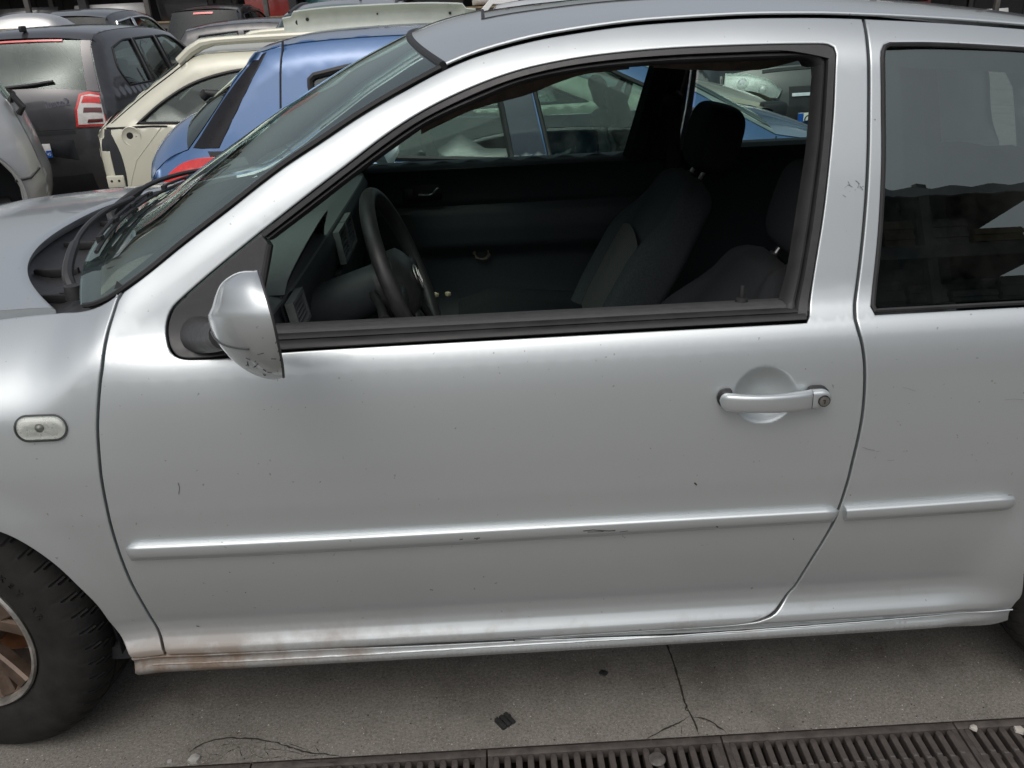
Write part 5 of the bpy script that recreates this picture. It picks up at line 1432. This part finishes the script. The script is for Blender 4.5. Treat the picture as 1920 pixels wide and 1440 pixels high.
# ---------------------------------------------------------------- dark grey hatchback, tail towards us
zg = gz(6.6)
GREY = Car('dark_grey_hatchback', 'dark grey hatchback seen from behind with wide rear window and red and white tail lamp', [
    ('rear_bumper', 'gmgrey', .16, [(.10, .22), (.02, .34), (.0, .52), (.01, .74)]),
    ('tailgate', 'gmgrey', .13, [(.01, .74), (.02, .86), (.05, .98), (.075, 1.03)]),
    ('rear_window', 'bgglass', (.12, .05), [(.075, 1.03), (.17, 1.22), (.30, 1.44)]),
    ('roof', 'gmgrey', .05, [(.30, 1.44), (.45, 1.49), (1.2, 1.52), (1.9, 1.49), (2.3, 1.43)]),
    ('windscreen', 'bgglass', .10, [(2.3, 1.43), (3.1, 1.03)]),
    ('bonnet', 'gmgrey', .05, [(3.1, 1.03), (3.6, .95), (4.0, .78)]),
    ('front_bumper', 'gmgrey', .15, [(4.0, .78), (4.15, .5), (4.08, .25)])],
    1.76, 1.0, 'gmgrey', (-2.08, 6.62, zg), radians(90), arches=((.75, .30, .34), (3.3, .30, .34)), endtaper=.10,
    wins=(dict(segs=[[(.50, 1.04), (.44, 1.20), (.52, 1.37)], [(.52, 1.37), (.8, 1.425), (1.0, 1.43)], [(1.0, 1.43), (1.0, 1.03)], [(1.0, 1.03), (.50, 1.04)]]),
          dict(segs=[[(1.06, 1.03), (1.06, 1.43)], [(1.06, 1.43), (1.6, 1.43)], [(1.6, 1.43), (1.66, 1.03)], [(1.66, 1.03), (1.06, 1.03)]]),
          dict(segs=[[(1.74, 1.03), (1.68, 1.43)], [(1.68, 1.43), (2.1, 1.40), (2.7, 1.10)], [(2.7, 1.10), (2.75, 1.03)], [(2.75, 1.03), (1.74, 1.03)]])))
G = GREY
G.patch('rear_window', .965, 1.0, -.62, .62, .012, 'high_brake_lamp', M['lampred'])
G.patch('rear_window', .0, 1.0, -.99, -.86, .006, 'window_border', M['frit']); G.patch('rear_window', .0, 1.0, .86, .99, .006, 'window_border', M['frit'])
for sg in (-1, 1):
    L_ = G.polypatch('tailgate', [(.06, .66*sg), (.03, .985*sg), (.93, .985*sg), (.96, .88*sg), (.88, .76*sg), (.50, .69*sg)], .014, 'tail_lamp', M['lampred'])
    G.polypatch('tailgate', [(.12, .69*sg), (.10, .975*sg), (.86, .975*sg), (.89, .88*sg), (.82, .785*sg), (.48, .715*sg)], .020, 'lamp_lens', M['lampwhite'], L_)
    G.polypatch('tailgate', [(.66, .77*sg), (.66, .97*sg), (.82, .97*sg), (.82, .81*sg)], .023, 'lamp_band', M['lampred'], L_)
    G.polypatch('tailgate', [(.41, .77*sg), (.41, .965*sg), (.54, .965*sg), (.54, .79*sg)], .023, 'lamp_band', M['lampdark'], L_)
    G.polypatch('tailgate', [(.16, .79*sg), (.16, .955*sg), (.25, .955*sg), (.25, .81*sg)], .023, 'lamp_band', M['lampdark'], L_)
G.patch('rear_bumper', .93, .99, -.64, .64, .004, 'dark_recess', M['jamb'])  # plain dark strip just below the tailgate edge
G.polypatch('rear_bumper', [(.55, -.62), (.55, .62), (.84, .60), (.90, .0), (.84, -.60)], .004, 'plate_recess', M['jamb'])
G.patch('rear_bumper', .10, .34, -.72, .72, .004, 'bumper_grille', M['jamb'])
pc = G.P('rear_bumper', .715, 0, .004)
m = MB(); m.box(pc+Vector((-.02, 0, 0)), (.008, .52, .115), bev=.003); pl = m.build('number_plate', M['plate'], G.root)
m = MB(); m.box(pc+Vector((-.026, -.238, -.0285)), (.006, .045, .058)); m.build('plate_band', M['plblue'], G.root)
MX = Matrix(((0, 0, -1, pc.x-.0295), (-1, 0, 0, pc.y-.238), (0, 1, 0, pc.z-.030), (0, 0, 0, 1))); text_mesh('45', .036, M['plate'], 'plate_number', G.root, MX)
p_ = G.P('tailgate', .66, -.50, .006); MX = Matrix(((.1, 0, -1, p_.x-.001), (-1, 0, 0, p_.y), (0, 1, .1, p_.z), (0, 0, 0, 1))); text_mesh('juste2', .085, simple('faint_marker', (.11, .11, .15), .5), 'tailgate_writing', G.root, MX, .0005)
m = MB(); a0 = G.P('rear_window', .03, .15, .02); m.tube([a0, G.P('rear_window', .08, -.25, .02), G.P('rear_window', .14, -.5, .02)], .012, 8); m.build('rear_wiper', M['rubber'], G.root)
m = MB(); m.box(G.P('roof', .06, 0, .03), (.10, .03, .05), bev=.01); m.build('roof_aerial', M['rubber'], G.root)

# ---------------------------------------------------------------- pale silver car, its rear corner reaching into view
zs = gz(5.2)
SIL = Car('pale_silver_car', 'pale silver car with empty rear wheel arch and torn rear corner, beside the grey hatchback', [
    ('rear_bumper', 'silver2', .10, [(.10, .36), (.03, .46), (.0, .60), (.02, .72)]),
    ('tailgate', 'silver2', .10, [(.02, .72), (.04, .85), (.10, 1.10)]),
    ('rear_window', 'bgglass', .06, [(.10, 1.10), (.20, 1.27), (.34, 1.42)]),
    ('roof', 'silver2', .05, [(.34, 1.42), (.6, 1.48), (1.4, 1.50), (2.2, 1.42)]),
    ('windscreen', 'bgglass', .1, [(2.2, 1.42), (2.9, 1.05)]), ('bonnet', 'silver2', .05, [(2.9, 1.05), (3.4, .98), (3.8, .80)]), ('front_bumper', 'silver2', .14, [(3.8, .80), (3.95, .5), (3.9, .3)])],
    1.66, 1.12, 'silver2', (-1.93-1.66*sin(radians(32)), 4.72+1.66*cos(radians(32)), zs), radians(212), arches=((.52, .52, .34), (3.1, .40, .36)), wheels=False, sill=.36, endtaper=.06,
    wins=(dict(segs=[[(.55, 1.15), (.58, 1.36)], [(.58, 1.36), (1.1, 1.41)], [(1.1, 1.41), (1.15, 1.13)], [(1.15, 1.13), (.55, 1.15)]]),))
def sfar(x, z, o=0): return Vector((x, SIL.W-SIL.S(x, z)+o, z))
m = MB(); m.tube([sfar(.03, .66), sfar(.10, .61, .002), sfar(.20, .60, .002)], .010, 6); m.build('bumper_seam', M['trimblk'], SIL.root)
m = MB(); m.tube([sfar(.06, 1.02, -.02), sfar(.03, 1.06, .0), sfar(.07, 1.14, .0), sfar(.09, 1.10, -.02)], .022, 8); m.build('torn_seal', M['rubber'], SIL.root)
m = MB(); m.lathe([(.345, .02), (.36, .012), (.365, .03)], 40, (.52, SIL.W-.035, .52), 'Y', radians(-28), radians(208)); m.build('arch_lip', M['silver2'], SIL.root)
m = MB(); m.lathe([(.35, -.0), (.36, -.4)], 30, (.52, SIL.W-.02, .52), 'Y', radians(-28), radians(208)); m.grid(lambda a, b: Vector((.52+.36*b*cos(-.5+4.14*a), SIL.W-.42, .52+.36*b*sin(-.5+4.14*a))), 24, 3); m.build('empty_wheel_well', M['jamb'], SIL.root, fix=False)
m = MB(); m.box((.42, SIL.W-.20, .34), (.30, .10, .06), Matrix.Rotation(.5, 3, 'Y'), bev=.015); m.lathe([(0, .03), (.10, .03), (.11, 0)], 18, (.55, SIL.W-.16, .36), 'Y'); m.build('bare_axle', M['rust'], SIL.root)

# ---------------------------------------------------------------- black saloon, nose towards us
zk = gz(5.9)
BLK = Car('black_saloon', 'black saloon facing the silver car with large clear headlamp and number plate', [
    ('rear_bumper', 'blackp', .1, [(.05, .25), (0, .5), (.02, .75)]), ('tailgate', 'blackp', .05, [(.02, .75), (.05, 1.05), (.5, 1.10)]),
    ('rear_window', 'bgglass', .06, [(.5, 1.10), (1.2, 1.46)]), ('roof', 'blackp', .05, [(1.2, 1.46), (1.8, 1.52), (2.5, 1.44)]), ('windscreen', 'bgglass', .1, [(2.5, 1.44), (3.3, 1.12)]),
    ('bonnet', 'blackp', .05, [(3.3, 1.12), (3.9, 1.08), (4.25, 1.02), (4.38, .95)]),
    ('front_bumper', 'blackp', .13, [(4.38, .95), (4.45, .84), (4.50, .66), (4.50, .45), (4.42, .24)])],
    1.94, 1.06, 'blackp', (2.90, 5.85+4.60, zk), radians(-90), arches=((.8, .31, .35), (3.55, .31, .35)), endtaper=.07,
    wins=(dict(segs=[[(1.0, 1.10), (1.25, 1.40)], [(1.25, 1.40), (1.8, 1.45), (2.4, 1.38)], [(2.4, 1.38), (3.0, 1.12)], [(3.0, 1.12), (1.0, 1.10)]]),))
K_ = BLK
for sg in (-1, 1):
    hl = K_.polypatch('front_bumper', [(.0, .965*sg), (.13, .975*sg), (.22, .86*sg), (.285, .66*sg), (.30, .50*sg), (.235, .46*sg), (.15, .56*sg), (.06, .76*sg)], .010, 'headlamp', simple('lamp_housing', (.20, .22, .22), .35, .4, var=.35, vs=26))
    K_.polypatch('front_bumper', [(-.01, .975*sg), (.14, .985*sg), (.235, .86*sg), (.30, .66*sg), (.32, .48*sg), (.235, .44*sg), (.14, .55*sg), (.045, .76*sg)], .004, 'lamp_surround', M['jamb'], hl)
    K_.polypatch('front_bumper', [(.0, .965*sg), (.13, .975*sg), (.22, .86*sg), (.285, .66*sg), (.30, .50*sg), (.235, .46*sg), (.15, .56*sg), (.06, .76*sg)], .034, 'lamp_lens', M['lens'], hl)
    for a_, t_, r_ in ((.15, .80, .052), (.215, .62, .042)):
        p = K_.P('front_bumper', a_, t_*sg, .010); m = MB(); m.lathe([(0, .020), (r_*.5, .017), (r_*.85, .009), (r_, -.004)], 18, p, 'X'); m.build('lamp_reflector', simple('lamp_bowl', (.62, .64, .64), .3, .4, var=.25, vs=60), hl)
K_.patch('front_bumper', .02, .06, -.62, .62, .006, 'bonnet_gap', M['jamb'])
K_.patch('front_bumper', .265, .29, -.36, .36, .016, 'chrome_bar', M['chrome'])
gr = K_.patch('front_bumper', .20, .36, -.38, .38, .004, 'grille', M['jamb'])
for k in range(4): K_.patch('front_bumper', .61+.055*k, .628+.055*k, -.52, .52, .012, 'grille_slat', M['trimblk'])
K_.patch('front_bumper', .595, .83, -.55, .55, .004, 'lower_grille', M['jamb'])
for k in range(9): t_ = -.48+.12*k; K_.patch('front_bumper', .60, .82, t_-.005, t_+.005, .010, 'grille_stay', M['trimblk'], nu=4, nv=1)
pc = K_.P('front_bumper', .50, 0, .018)
m = MB(); m.box(pc, (.008, .52, .11), bev=.003); m.build('number_plate', M['plate'], K_.root)
m = MB(); m.box(pc+Vector((.004, -.238, 0)), (.006, .044, .106)); m.build('plate_band', M['plblue'], K_.root)
MX = Matrix(((0, 0, 1, pc.x+.0045), (1, 0, 0, pc.y-.155), (0, 1, 0, pc.z), (0, 0, 0, 1))); text_mesh('CL', .095, M['ink'], 'plate_number', K_.root, MX)
# =================================================================== cars further back, parts racks, surroundings
def far_car(name, label, mat, loc, rz, k=1.0, h=1.0, est=False, glassmat='bgglass', group=None):
    q = lambda pts: [(x*k, z*h) for x, z in pts]
    tail = [(.12, 1.0), (.42, 1.42)] if not est else [(.06, 1.0), (.20, 1.45)]
    return Car(name, label, [
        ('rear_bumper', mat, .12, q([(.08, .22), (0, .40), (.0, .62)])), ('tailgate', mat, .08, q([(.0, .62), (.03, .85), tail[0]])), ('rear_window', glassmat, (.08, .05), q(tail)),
        ('roof', mat, .05, q([tail[1], (.75, 1.47), (1.5, 1.49), (2.1, 1.42)])), ('windscreen', 'bgglass', .10, q([(2.1, 1.42), (2.95, 1.0)])),
        ('bonnet', mat, .06, q([(2.95, 1.0), (3.5, .92), (3.85, .74)])), ('front_bumper', mat, .15, q([(3.85, .74), (4.0, .5), (3.92, .24)]))],
        1.74, .96*h, mat, loc, rz, arches=((.72*k, .30, .34), (3.15*k, .30, .34)), res=.13, group=group,
        wins=(dict(segs=[q([(.42, 1.0), (.62, 1.36)]), q([(.62, 1.36), (1.15, 1.40)]), q([(1.15, 1.40), (1.2, .98)]), q([(1.2, .98), (.42, 1.0)])]),
              dict(segs=[q([(1.28, .98), (1.23, 1.40)]), q([(1.23, 1.40), (1.7, 1.40), (2.05, 1.34), (2.65, 1.0)]), q([(2.65, 1.0), (1.28, .98)])])))
Z2 = gz(20)
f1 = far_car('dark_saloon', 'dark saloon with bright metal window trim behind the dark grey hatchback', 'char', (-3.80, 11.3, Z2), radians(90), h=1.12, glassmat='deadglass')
for l_ in f1.wl:
    m = MB(); m.tube([Vector((p.x, f1.S(p.x, p.y)-.006, p.y)) for p in inset(ccw(l_), -.012)], .016, 6, closed=True); m.build('window_trim', M['chrome'], f1.root)
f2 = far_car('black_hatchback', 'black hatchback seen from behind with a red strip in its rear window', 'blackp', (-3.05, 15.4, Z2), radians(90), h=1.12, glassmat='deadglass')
f2.patch('rear_window', .86, .93, -.3, .3, .012, 'high_brake_lamp', M['lampred'])
f3 = far_car('grey_saloon', 'dark grey dusty saloon standing crosswise between the hatchback and the silver van', 'char', (-3.35, 11.15, Z2), 0, h=.97)
f4 = far_car('silver_van', 'silver grey van with paper stickers inside its windscreen behind the cream estate car', 'sgrey', (-1.22, 6.55+4.0, gz(6.6)), radians(-90), h=1.09)
for k, (a, t_) in enumerate(((.30, -.80), (.42, -.81), (.54, -.82), (.66, -.82))):
    f4.patch('windscreen', a, a+.07, t_, t_+.11, -.012, 'windscreen_sticker', M['plate'] if k else simple('aqua_sticker', (.35, .58, .56), .6), nu=1, nv=2)
m = MB(); p = f4.P('roof', .72, .25, .0); m.tube([p, p+Vector((-.03, 0, .05))], [.014, .006], 8); m.build('roof_aerial', M['rubber'], f4.root)
for t_ in (-.90, .90):
    m = MB(); m.tube([f4.P('roof', .05+.93*k/12, t_, .012) for k in range(13)], .016, 8); m.build('roof_moulding', M['trimblk'], f4.root)
f5 = far_car('white_hatchback', 'white hatchback beyond the silver van and the black saloon', 'white', (1.02, 7.3+4.0, Z2), radians(-90), h=1.03)
f6 = far_car('teal_hatchback', 'teal hatchback in the back row next to the black hatchback', 'teal', (-8.1, 12.2, Z2), radians(90), h=1.05)
f7 = far_car('silver_saloon', 'silver saloon in the back row in front of the parts rack', 'sgrey', (-2.4, 15.6, Z2), 0, h=1.0)
f8 = far_car('black_estate', 'black estate car with dark windows behind the black saloon', 'blackp', (3.6, 11.6, Z2), 0, h=1.06, est=True, glassmat='bgdark')

# steel racks full of salvaged parts along the back
M['rack'] = simple('rack_steel', (.10, .095, .09), .6, .3, var=.3, vs=8)
M['timber'] = simple('weathered_board', (.24, .18, .11), .9, var=.3, vs=12)
M['orange'] = simple('orange_plastic', (.55, .13, .03), .5); M['engine'] = simple('greasy_alloy', (.16, .155, .145), .55, .6, var=.4, vs=14)
def rack(x0, x1, y, decks, top, label):
    R = thing('parts_rack', label, 'rack', (x0, y, Z2))
    n = max(2, round((x1-x0)/2.6)+1)
    for i in range(n):
        for dy in (0, 1.1):
            m = MB(); m.box(((x1-x0)*i/(n-1), dy, top/2), (.10, .10, top), bev=.008); m.build('post', M['rack'], R)
    for z in decks:
        for dy in (0, 1.1):
            m = MB(); m.box(((x1-x0)/2, dy, z-.06), (x1-x0, .06, .12)); m.build('beam', M['rack'], R)
        m = MB(); m.box(((x1-x0)/2, .55, z), (x1-x0, 1.2, .03)); m.build('deck', M['timber'], R)
    return R
rack(-13, 1.5, 18.2, (.5, 1.42, 2.5), 3.1, 'long steel rack of salvaged parts behind the black hatchback')
rack(2.2, 12, 18.2, (.5, 1.42, 2.5), 3.1, 'steel rack of salvaged parts beyond the black estate car')
rnd = random.Random(5)
def part_bumper(mat):
    m = MB(); m.grid(lambda a, b: Vector((lerp(-.8, .8, a), .28*abs(2*a-1)**2.5, .02+.36*b+.05*sin(pi*b)*0)) + Vector((0, -.07*sin(pi*b), 0)), 24, 8); m.grid(lambda a, b: Vector((lerp(-.5, .5, a), -.072+.03*abs(2*a-1), .10+.10*b)), 8, 2)
    return m.build('bumper', mat, ang=60)
def part_door(mat):
    m = MB(); L = loop([Vector((-.5, 0)), Vector((.48, 0)), Vector((.52, .55))], [Vector((.52, .55)), Vector((.36, 1.0)), Vector((-.10, 1.05))], [Vector((-.10, 1.05)), Vector((-.5, .6)), Vector((-.52, .2)), Vector((-.5, 0))], step=.06)
    Hh = loop([Vector((-.40, .60)), Vector((.44, .60))], [Vector((.44, .60)), Vector((.31, .93)), Vector((-.06, .97))], [Vector((-.06, .97)), Vector((-.40, .60))], step=.06)
    return panel('car_door', L, [Hh], lambda x, z: .05*((z-.4)/.5)**2, mat, None, gap=0, e=.008, thick=.06, res=.1)
def part_engine(mat):
    m = MB(); m.box((0, 0, .20), (.50, .40, .36), bev=.03); m.box((0, 0, .44), (.44, .26, .14), bev=.02)
    for i in range(4): m.tube([Vector((-.17+.11*i, -.18, .40)), Vector((-.17+.11*i, -.30, .36)), Vector((-.17+.11*i, -.32, .22))], .028, 8)
    m.lathe([(0, 0), (.09, 0), (.10, .03), (.09, .05), (0, .05)], 18, (.27, 0, .18), 'X'); return m.build('engine', mat)
def part_lamp(mat):
    m = MB(); m.grid(lambda a, b: Vector((.22*(2*a-1), -.08*sin(pi*a)**.5*sin(pi*b)**.5, .02+.22*b*(1-.4*a))), 10, 8); m.grid(lambda a, b: Vector((.22*(2*a-1), .10*sin(pi*a)**.5*sin(pi*b)**.5, .02+.22*b*(1-.4*a))), 10, 8); return m.build('headlamp_unit', mat)
def part_wheel(mat):
    m = MB(); m.lathe([(.17, -.02), (.2, -.09), (.28, -.10), (.31, -.06), (.31, .06), (.28, .10), (.2, .09), (.17, .02)], 28, (0, 0, .31), 'Y'); m.lathe([(.0, -.03), (.06, -.04), (.16, -.03), (.18, -.07)], 20, (0, 0, .31), 'Y'); return m.build('loose_wheel', mat)  # loose wheel: tyre and rim together in one mesh
protos = {}
LBL = {'bumper': ('plastic bumper stored on the steel parts rack', 'bumper'), 'door': ('unbolted car door standing on the steel parts rack', 'car door'), 'engine': ('greasy engine block stored on the steel parts rack', 'engine'), 'lamp': ('loose headlamp unit stored on the steel parts rack', 'headlamp'), 'wheel': ('tyre on a rim standing on the steel parts rack', 'tyre')}
MK = {'bumper': part_bumper, 'door': part_door, 'engine': part_engine, 'lamp': part_lamp, 'wheel': part_wheel}
CM = {'bumper': ['silver2', 'blackp', 'teal', 'white', 'redp', 'char'], 'door': ['white', 'silver2', 'sgrey', 'blackp', 'redp'], 'engine': ['engine'], 'lamp': ['lampwhite', 'lampred', 'orange'], 'wheel': ['tyre']}
NAMEC = {'silver2': 'pale silver', 'blackp': 'black', 'teal': 'teal', 'white': 'white', 'redp': 'faded red', 'char': 'charcoal', 'sgrey': 'silver grey', 'engine': 'grey', 'lampwhite': 'clear', 'lampred': 'red', 'orange': 'orange', 'tyre': 'black'}
def put_part(kind, mk_, x, y, z, rz):
    key = (kind, mk_)
    if key not in protos: o = MK[kind](M[mk_]); protos[key] = o
    else:
        s_ = protos[key]; o = bpy.data.objects.new(s_.name.split('.')[0], s_.data); COL.objects.link(o)
    o.location = (x, y, z); o.rotation_euler = (0, 0, rz)
    tag(o, NAMEC[mk_]+' '+LBL[kind][0], LBL[kind][1], 'salvaged parts on the racks')
for z in (.515, 1.435, 2.515):
    x = -12.4
    while x < 11.4:
        kind = rnd.choice(['bumper', 'door', 'door', 'engine', 'engine', 'lamp', 'wheel', 'bumper'])
        w_ = {'bumper': 1.75, 'door': 1.15, 'engine': .72, 'lamp': .55, 'wheel': .7}[kind]
        if not 1.2 < x+w_/2 < 2.6 and (z > 1 or x > -9): put_part(kind, rnd.choice(CM[kind]), x+w_/2, 18.2+.50+rnd.uniform(-.12, .12), Z2+z, rnd.uniform(-.12, .12))
        x += w_*rnd.uniform(.92, 1.1)
# a white door and coloured bits leaning in the gap behind the beam
o = part_door(M['white']); o.location = (1.35, 13.2, Z2+.55); o.rotation_euler = (0, 0, .1); tag(o, 'white car door standing on a trestle beyond the white hatchback', 'car door')
m = MB(); m.box((0, 0, .5), (1.1, .7, .06)); 
for sx in (-.45, .45):
    for sy in (-.28, .28): m.box((sx, sy, .235), (.06, .06, .47))
o = m.build('trestle', M['rack'], smooth=False); o.location = (1.35, 13.25, Z2); tag(o, 'low steel trestle carrying the white car door', 'trestle')
# back shed: dark open store behind the racks
SH = thing('open_shed', 'low dark open shed behind the parts racks', 'shed', (-16, 20.5, Z2))
M['shed'] = simple('dark_sheet_steel', (.035, .036, .038), .6, .2, var=.3, vs=3)
m = MB()
for i in range(117): m.box((.15+.30*i, .10+.02*(i % 2), 1.35), (.302, .03, 2.7))
m.build('back_wall', M['shed'], SH, smooth=False)
m = MB(); m.box((17.5, -.9, 2.76), (35.6, 2.4, .06), Matrix.Rotation(.05, 3, 'X')); m.build('roof_sheet', M['shed'], SH, smooth=False)
for i in range(9):
    m = MB(); m.box((.1+4.35*i, -1.9, 1.34), (.16, .16, 2.68)); m.build('column', M['shed'], SH, smooth=False)

# behind the camera: yard wall and a rack of stacked shells (seen in the glass and paint)
t = NT('block_wall'); co = t.co(); br = t.n('ShaderNodeTexBrick'); t.l(co, br.inputs['Vector']); br.inputs['Scale'].default_value = 2.2
br.inputs['Color1'].default_value = (.20, .19, .17, 1); br.inputs['Color2'].default_value = (.25, .235, .21, 1); br.inputs['Mortar'].default_value = (.13, .12, .11, 1)
t.l(t.mix(t.rng(t.noise(1.2, 5, .6, co), .4, .75), br.outputs['Color'], (.10, .095, .085)), t.b.inputs['Base Color']); t.set(Roughness=.9)
m = MB(); m.box((0, 0, 1.6), (44, .22, 3.2)); m.box((0, 0, 3.23), (44, .30, .06)); o = m.build('yard_wall', t.m, smooth=False); o.location = (3, -13.5, 0); tag(o, 'long grey block yard wall reflected in the car glass', 'wall')
R = thing('stacking_rack', 'tall steel stacking rack reflected in the rear side window', 'rack', (4.6, -9.6, 0))
for i in range(3):
    for dy in (0, 1.9):
        m = MB(); m.box((1.55*i, dy, 2.1), (.12, .12, 4.2)); m.build('post', M['rack'], R)
for k in range(6):
    z = .35+.75*k
    m = MB(); m.box((1.55, .95, z), (3.3, 2.0, .05)); m.build('deck', M['rack'], R)
    for dy in (0, 1.9):
        m = MB(); m.box((1.55, dy+(.05 if dy else -.05), z-.06), (3.4, .05, .14)); m.build('beam', M['sgrey'] if k == 5 else M['rack'], R)
rnd = random.Random(9)
for k in range(6):
    z = .375+.75*k; x = 4.75
    while x < 7.5:
        w_ = rnd.uniform(.35, .75); h_ = rnd.uniform(.25, .6)
        if k == 5 and rnd.random() < .6: x += w_; continue
        m = MB(); m.box((0, 0, h_/2), (w_*.92, 1.3, h_), bev=.02)
        for i in range(3): m.box((0, .66, h_*(.2+.3*i)), (w_*.9, .02, .05))
        o = m.build('storage_crate', M[rnd.choice(['engine', 'rack', 'timber', 'char'])], smooth=False); o.location = (x+w_/2, -8.7, z+.01)
        tag(o, 'battered crate of parts on the tall stacking rack', 'crate', 'crates on the stacking rack'); x += w_

# a loose silver panel lying on top of the dark grey hatchback's neighbour, and a fallen dark sheet
p = atY(56, 50, 9.4); m = MB(); m.grid(lambda a, b: Vector((.42*(2*a-1), .25*(2*b-1), .15*sqrt(max(0, 1-abs(2*a-1)**2.5))*sqrt(max(0, 1-abs(2*b-1)**2.5)))), 16, 12)
o = m.build('loose_wing', M['silver2'], ang=80); o.location = (p.x, 9.4, GREY.P('roof', .75, 0, 0).z+zg-.005); tag(o, 'loose silver body panel lying on the roof of the dark grey hatchback', 'car panel')
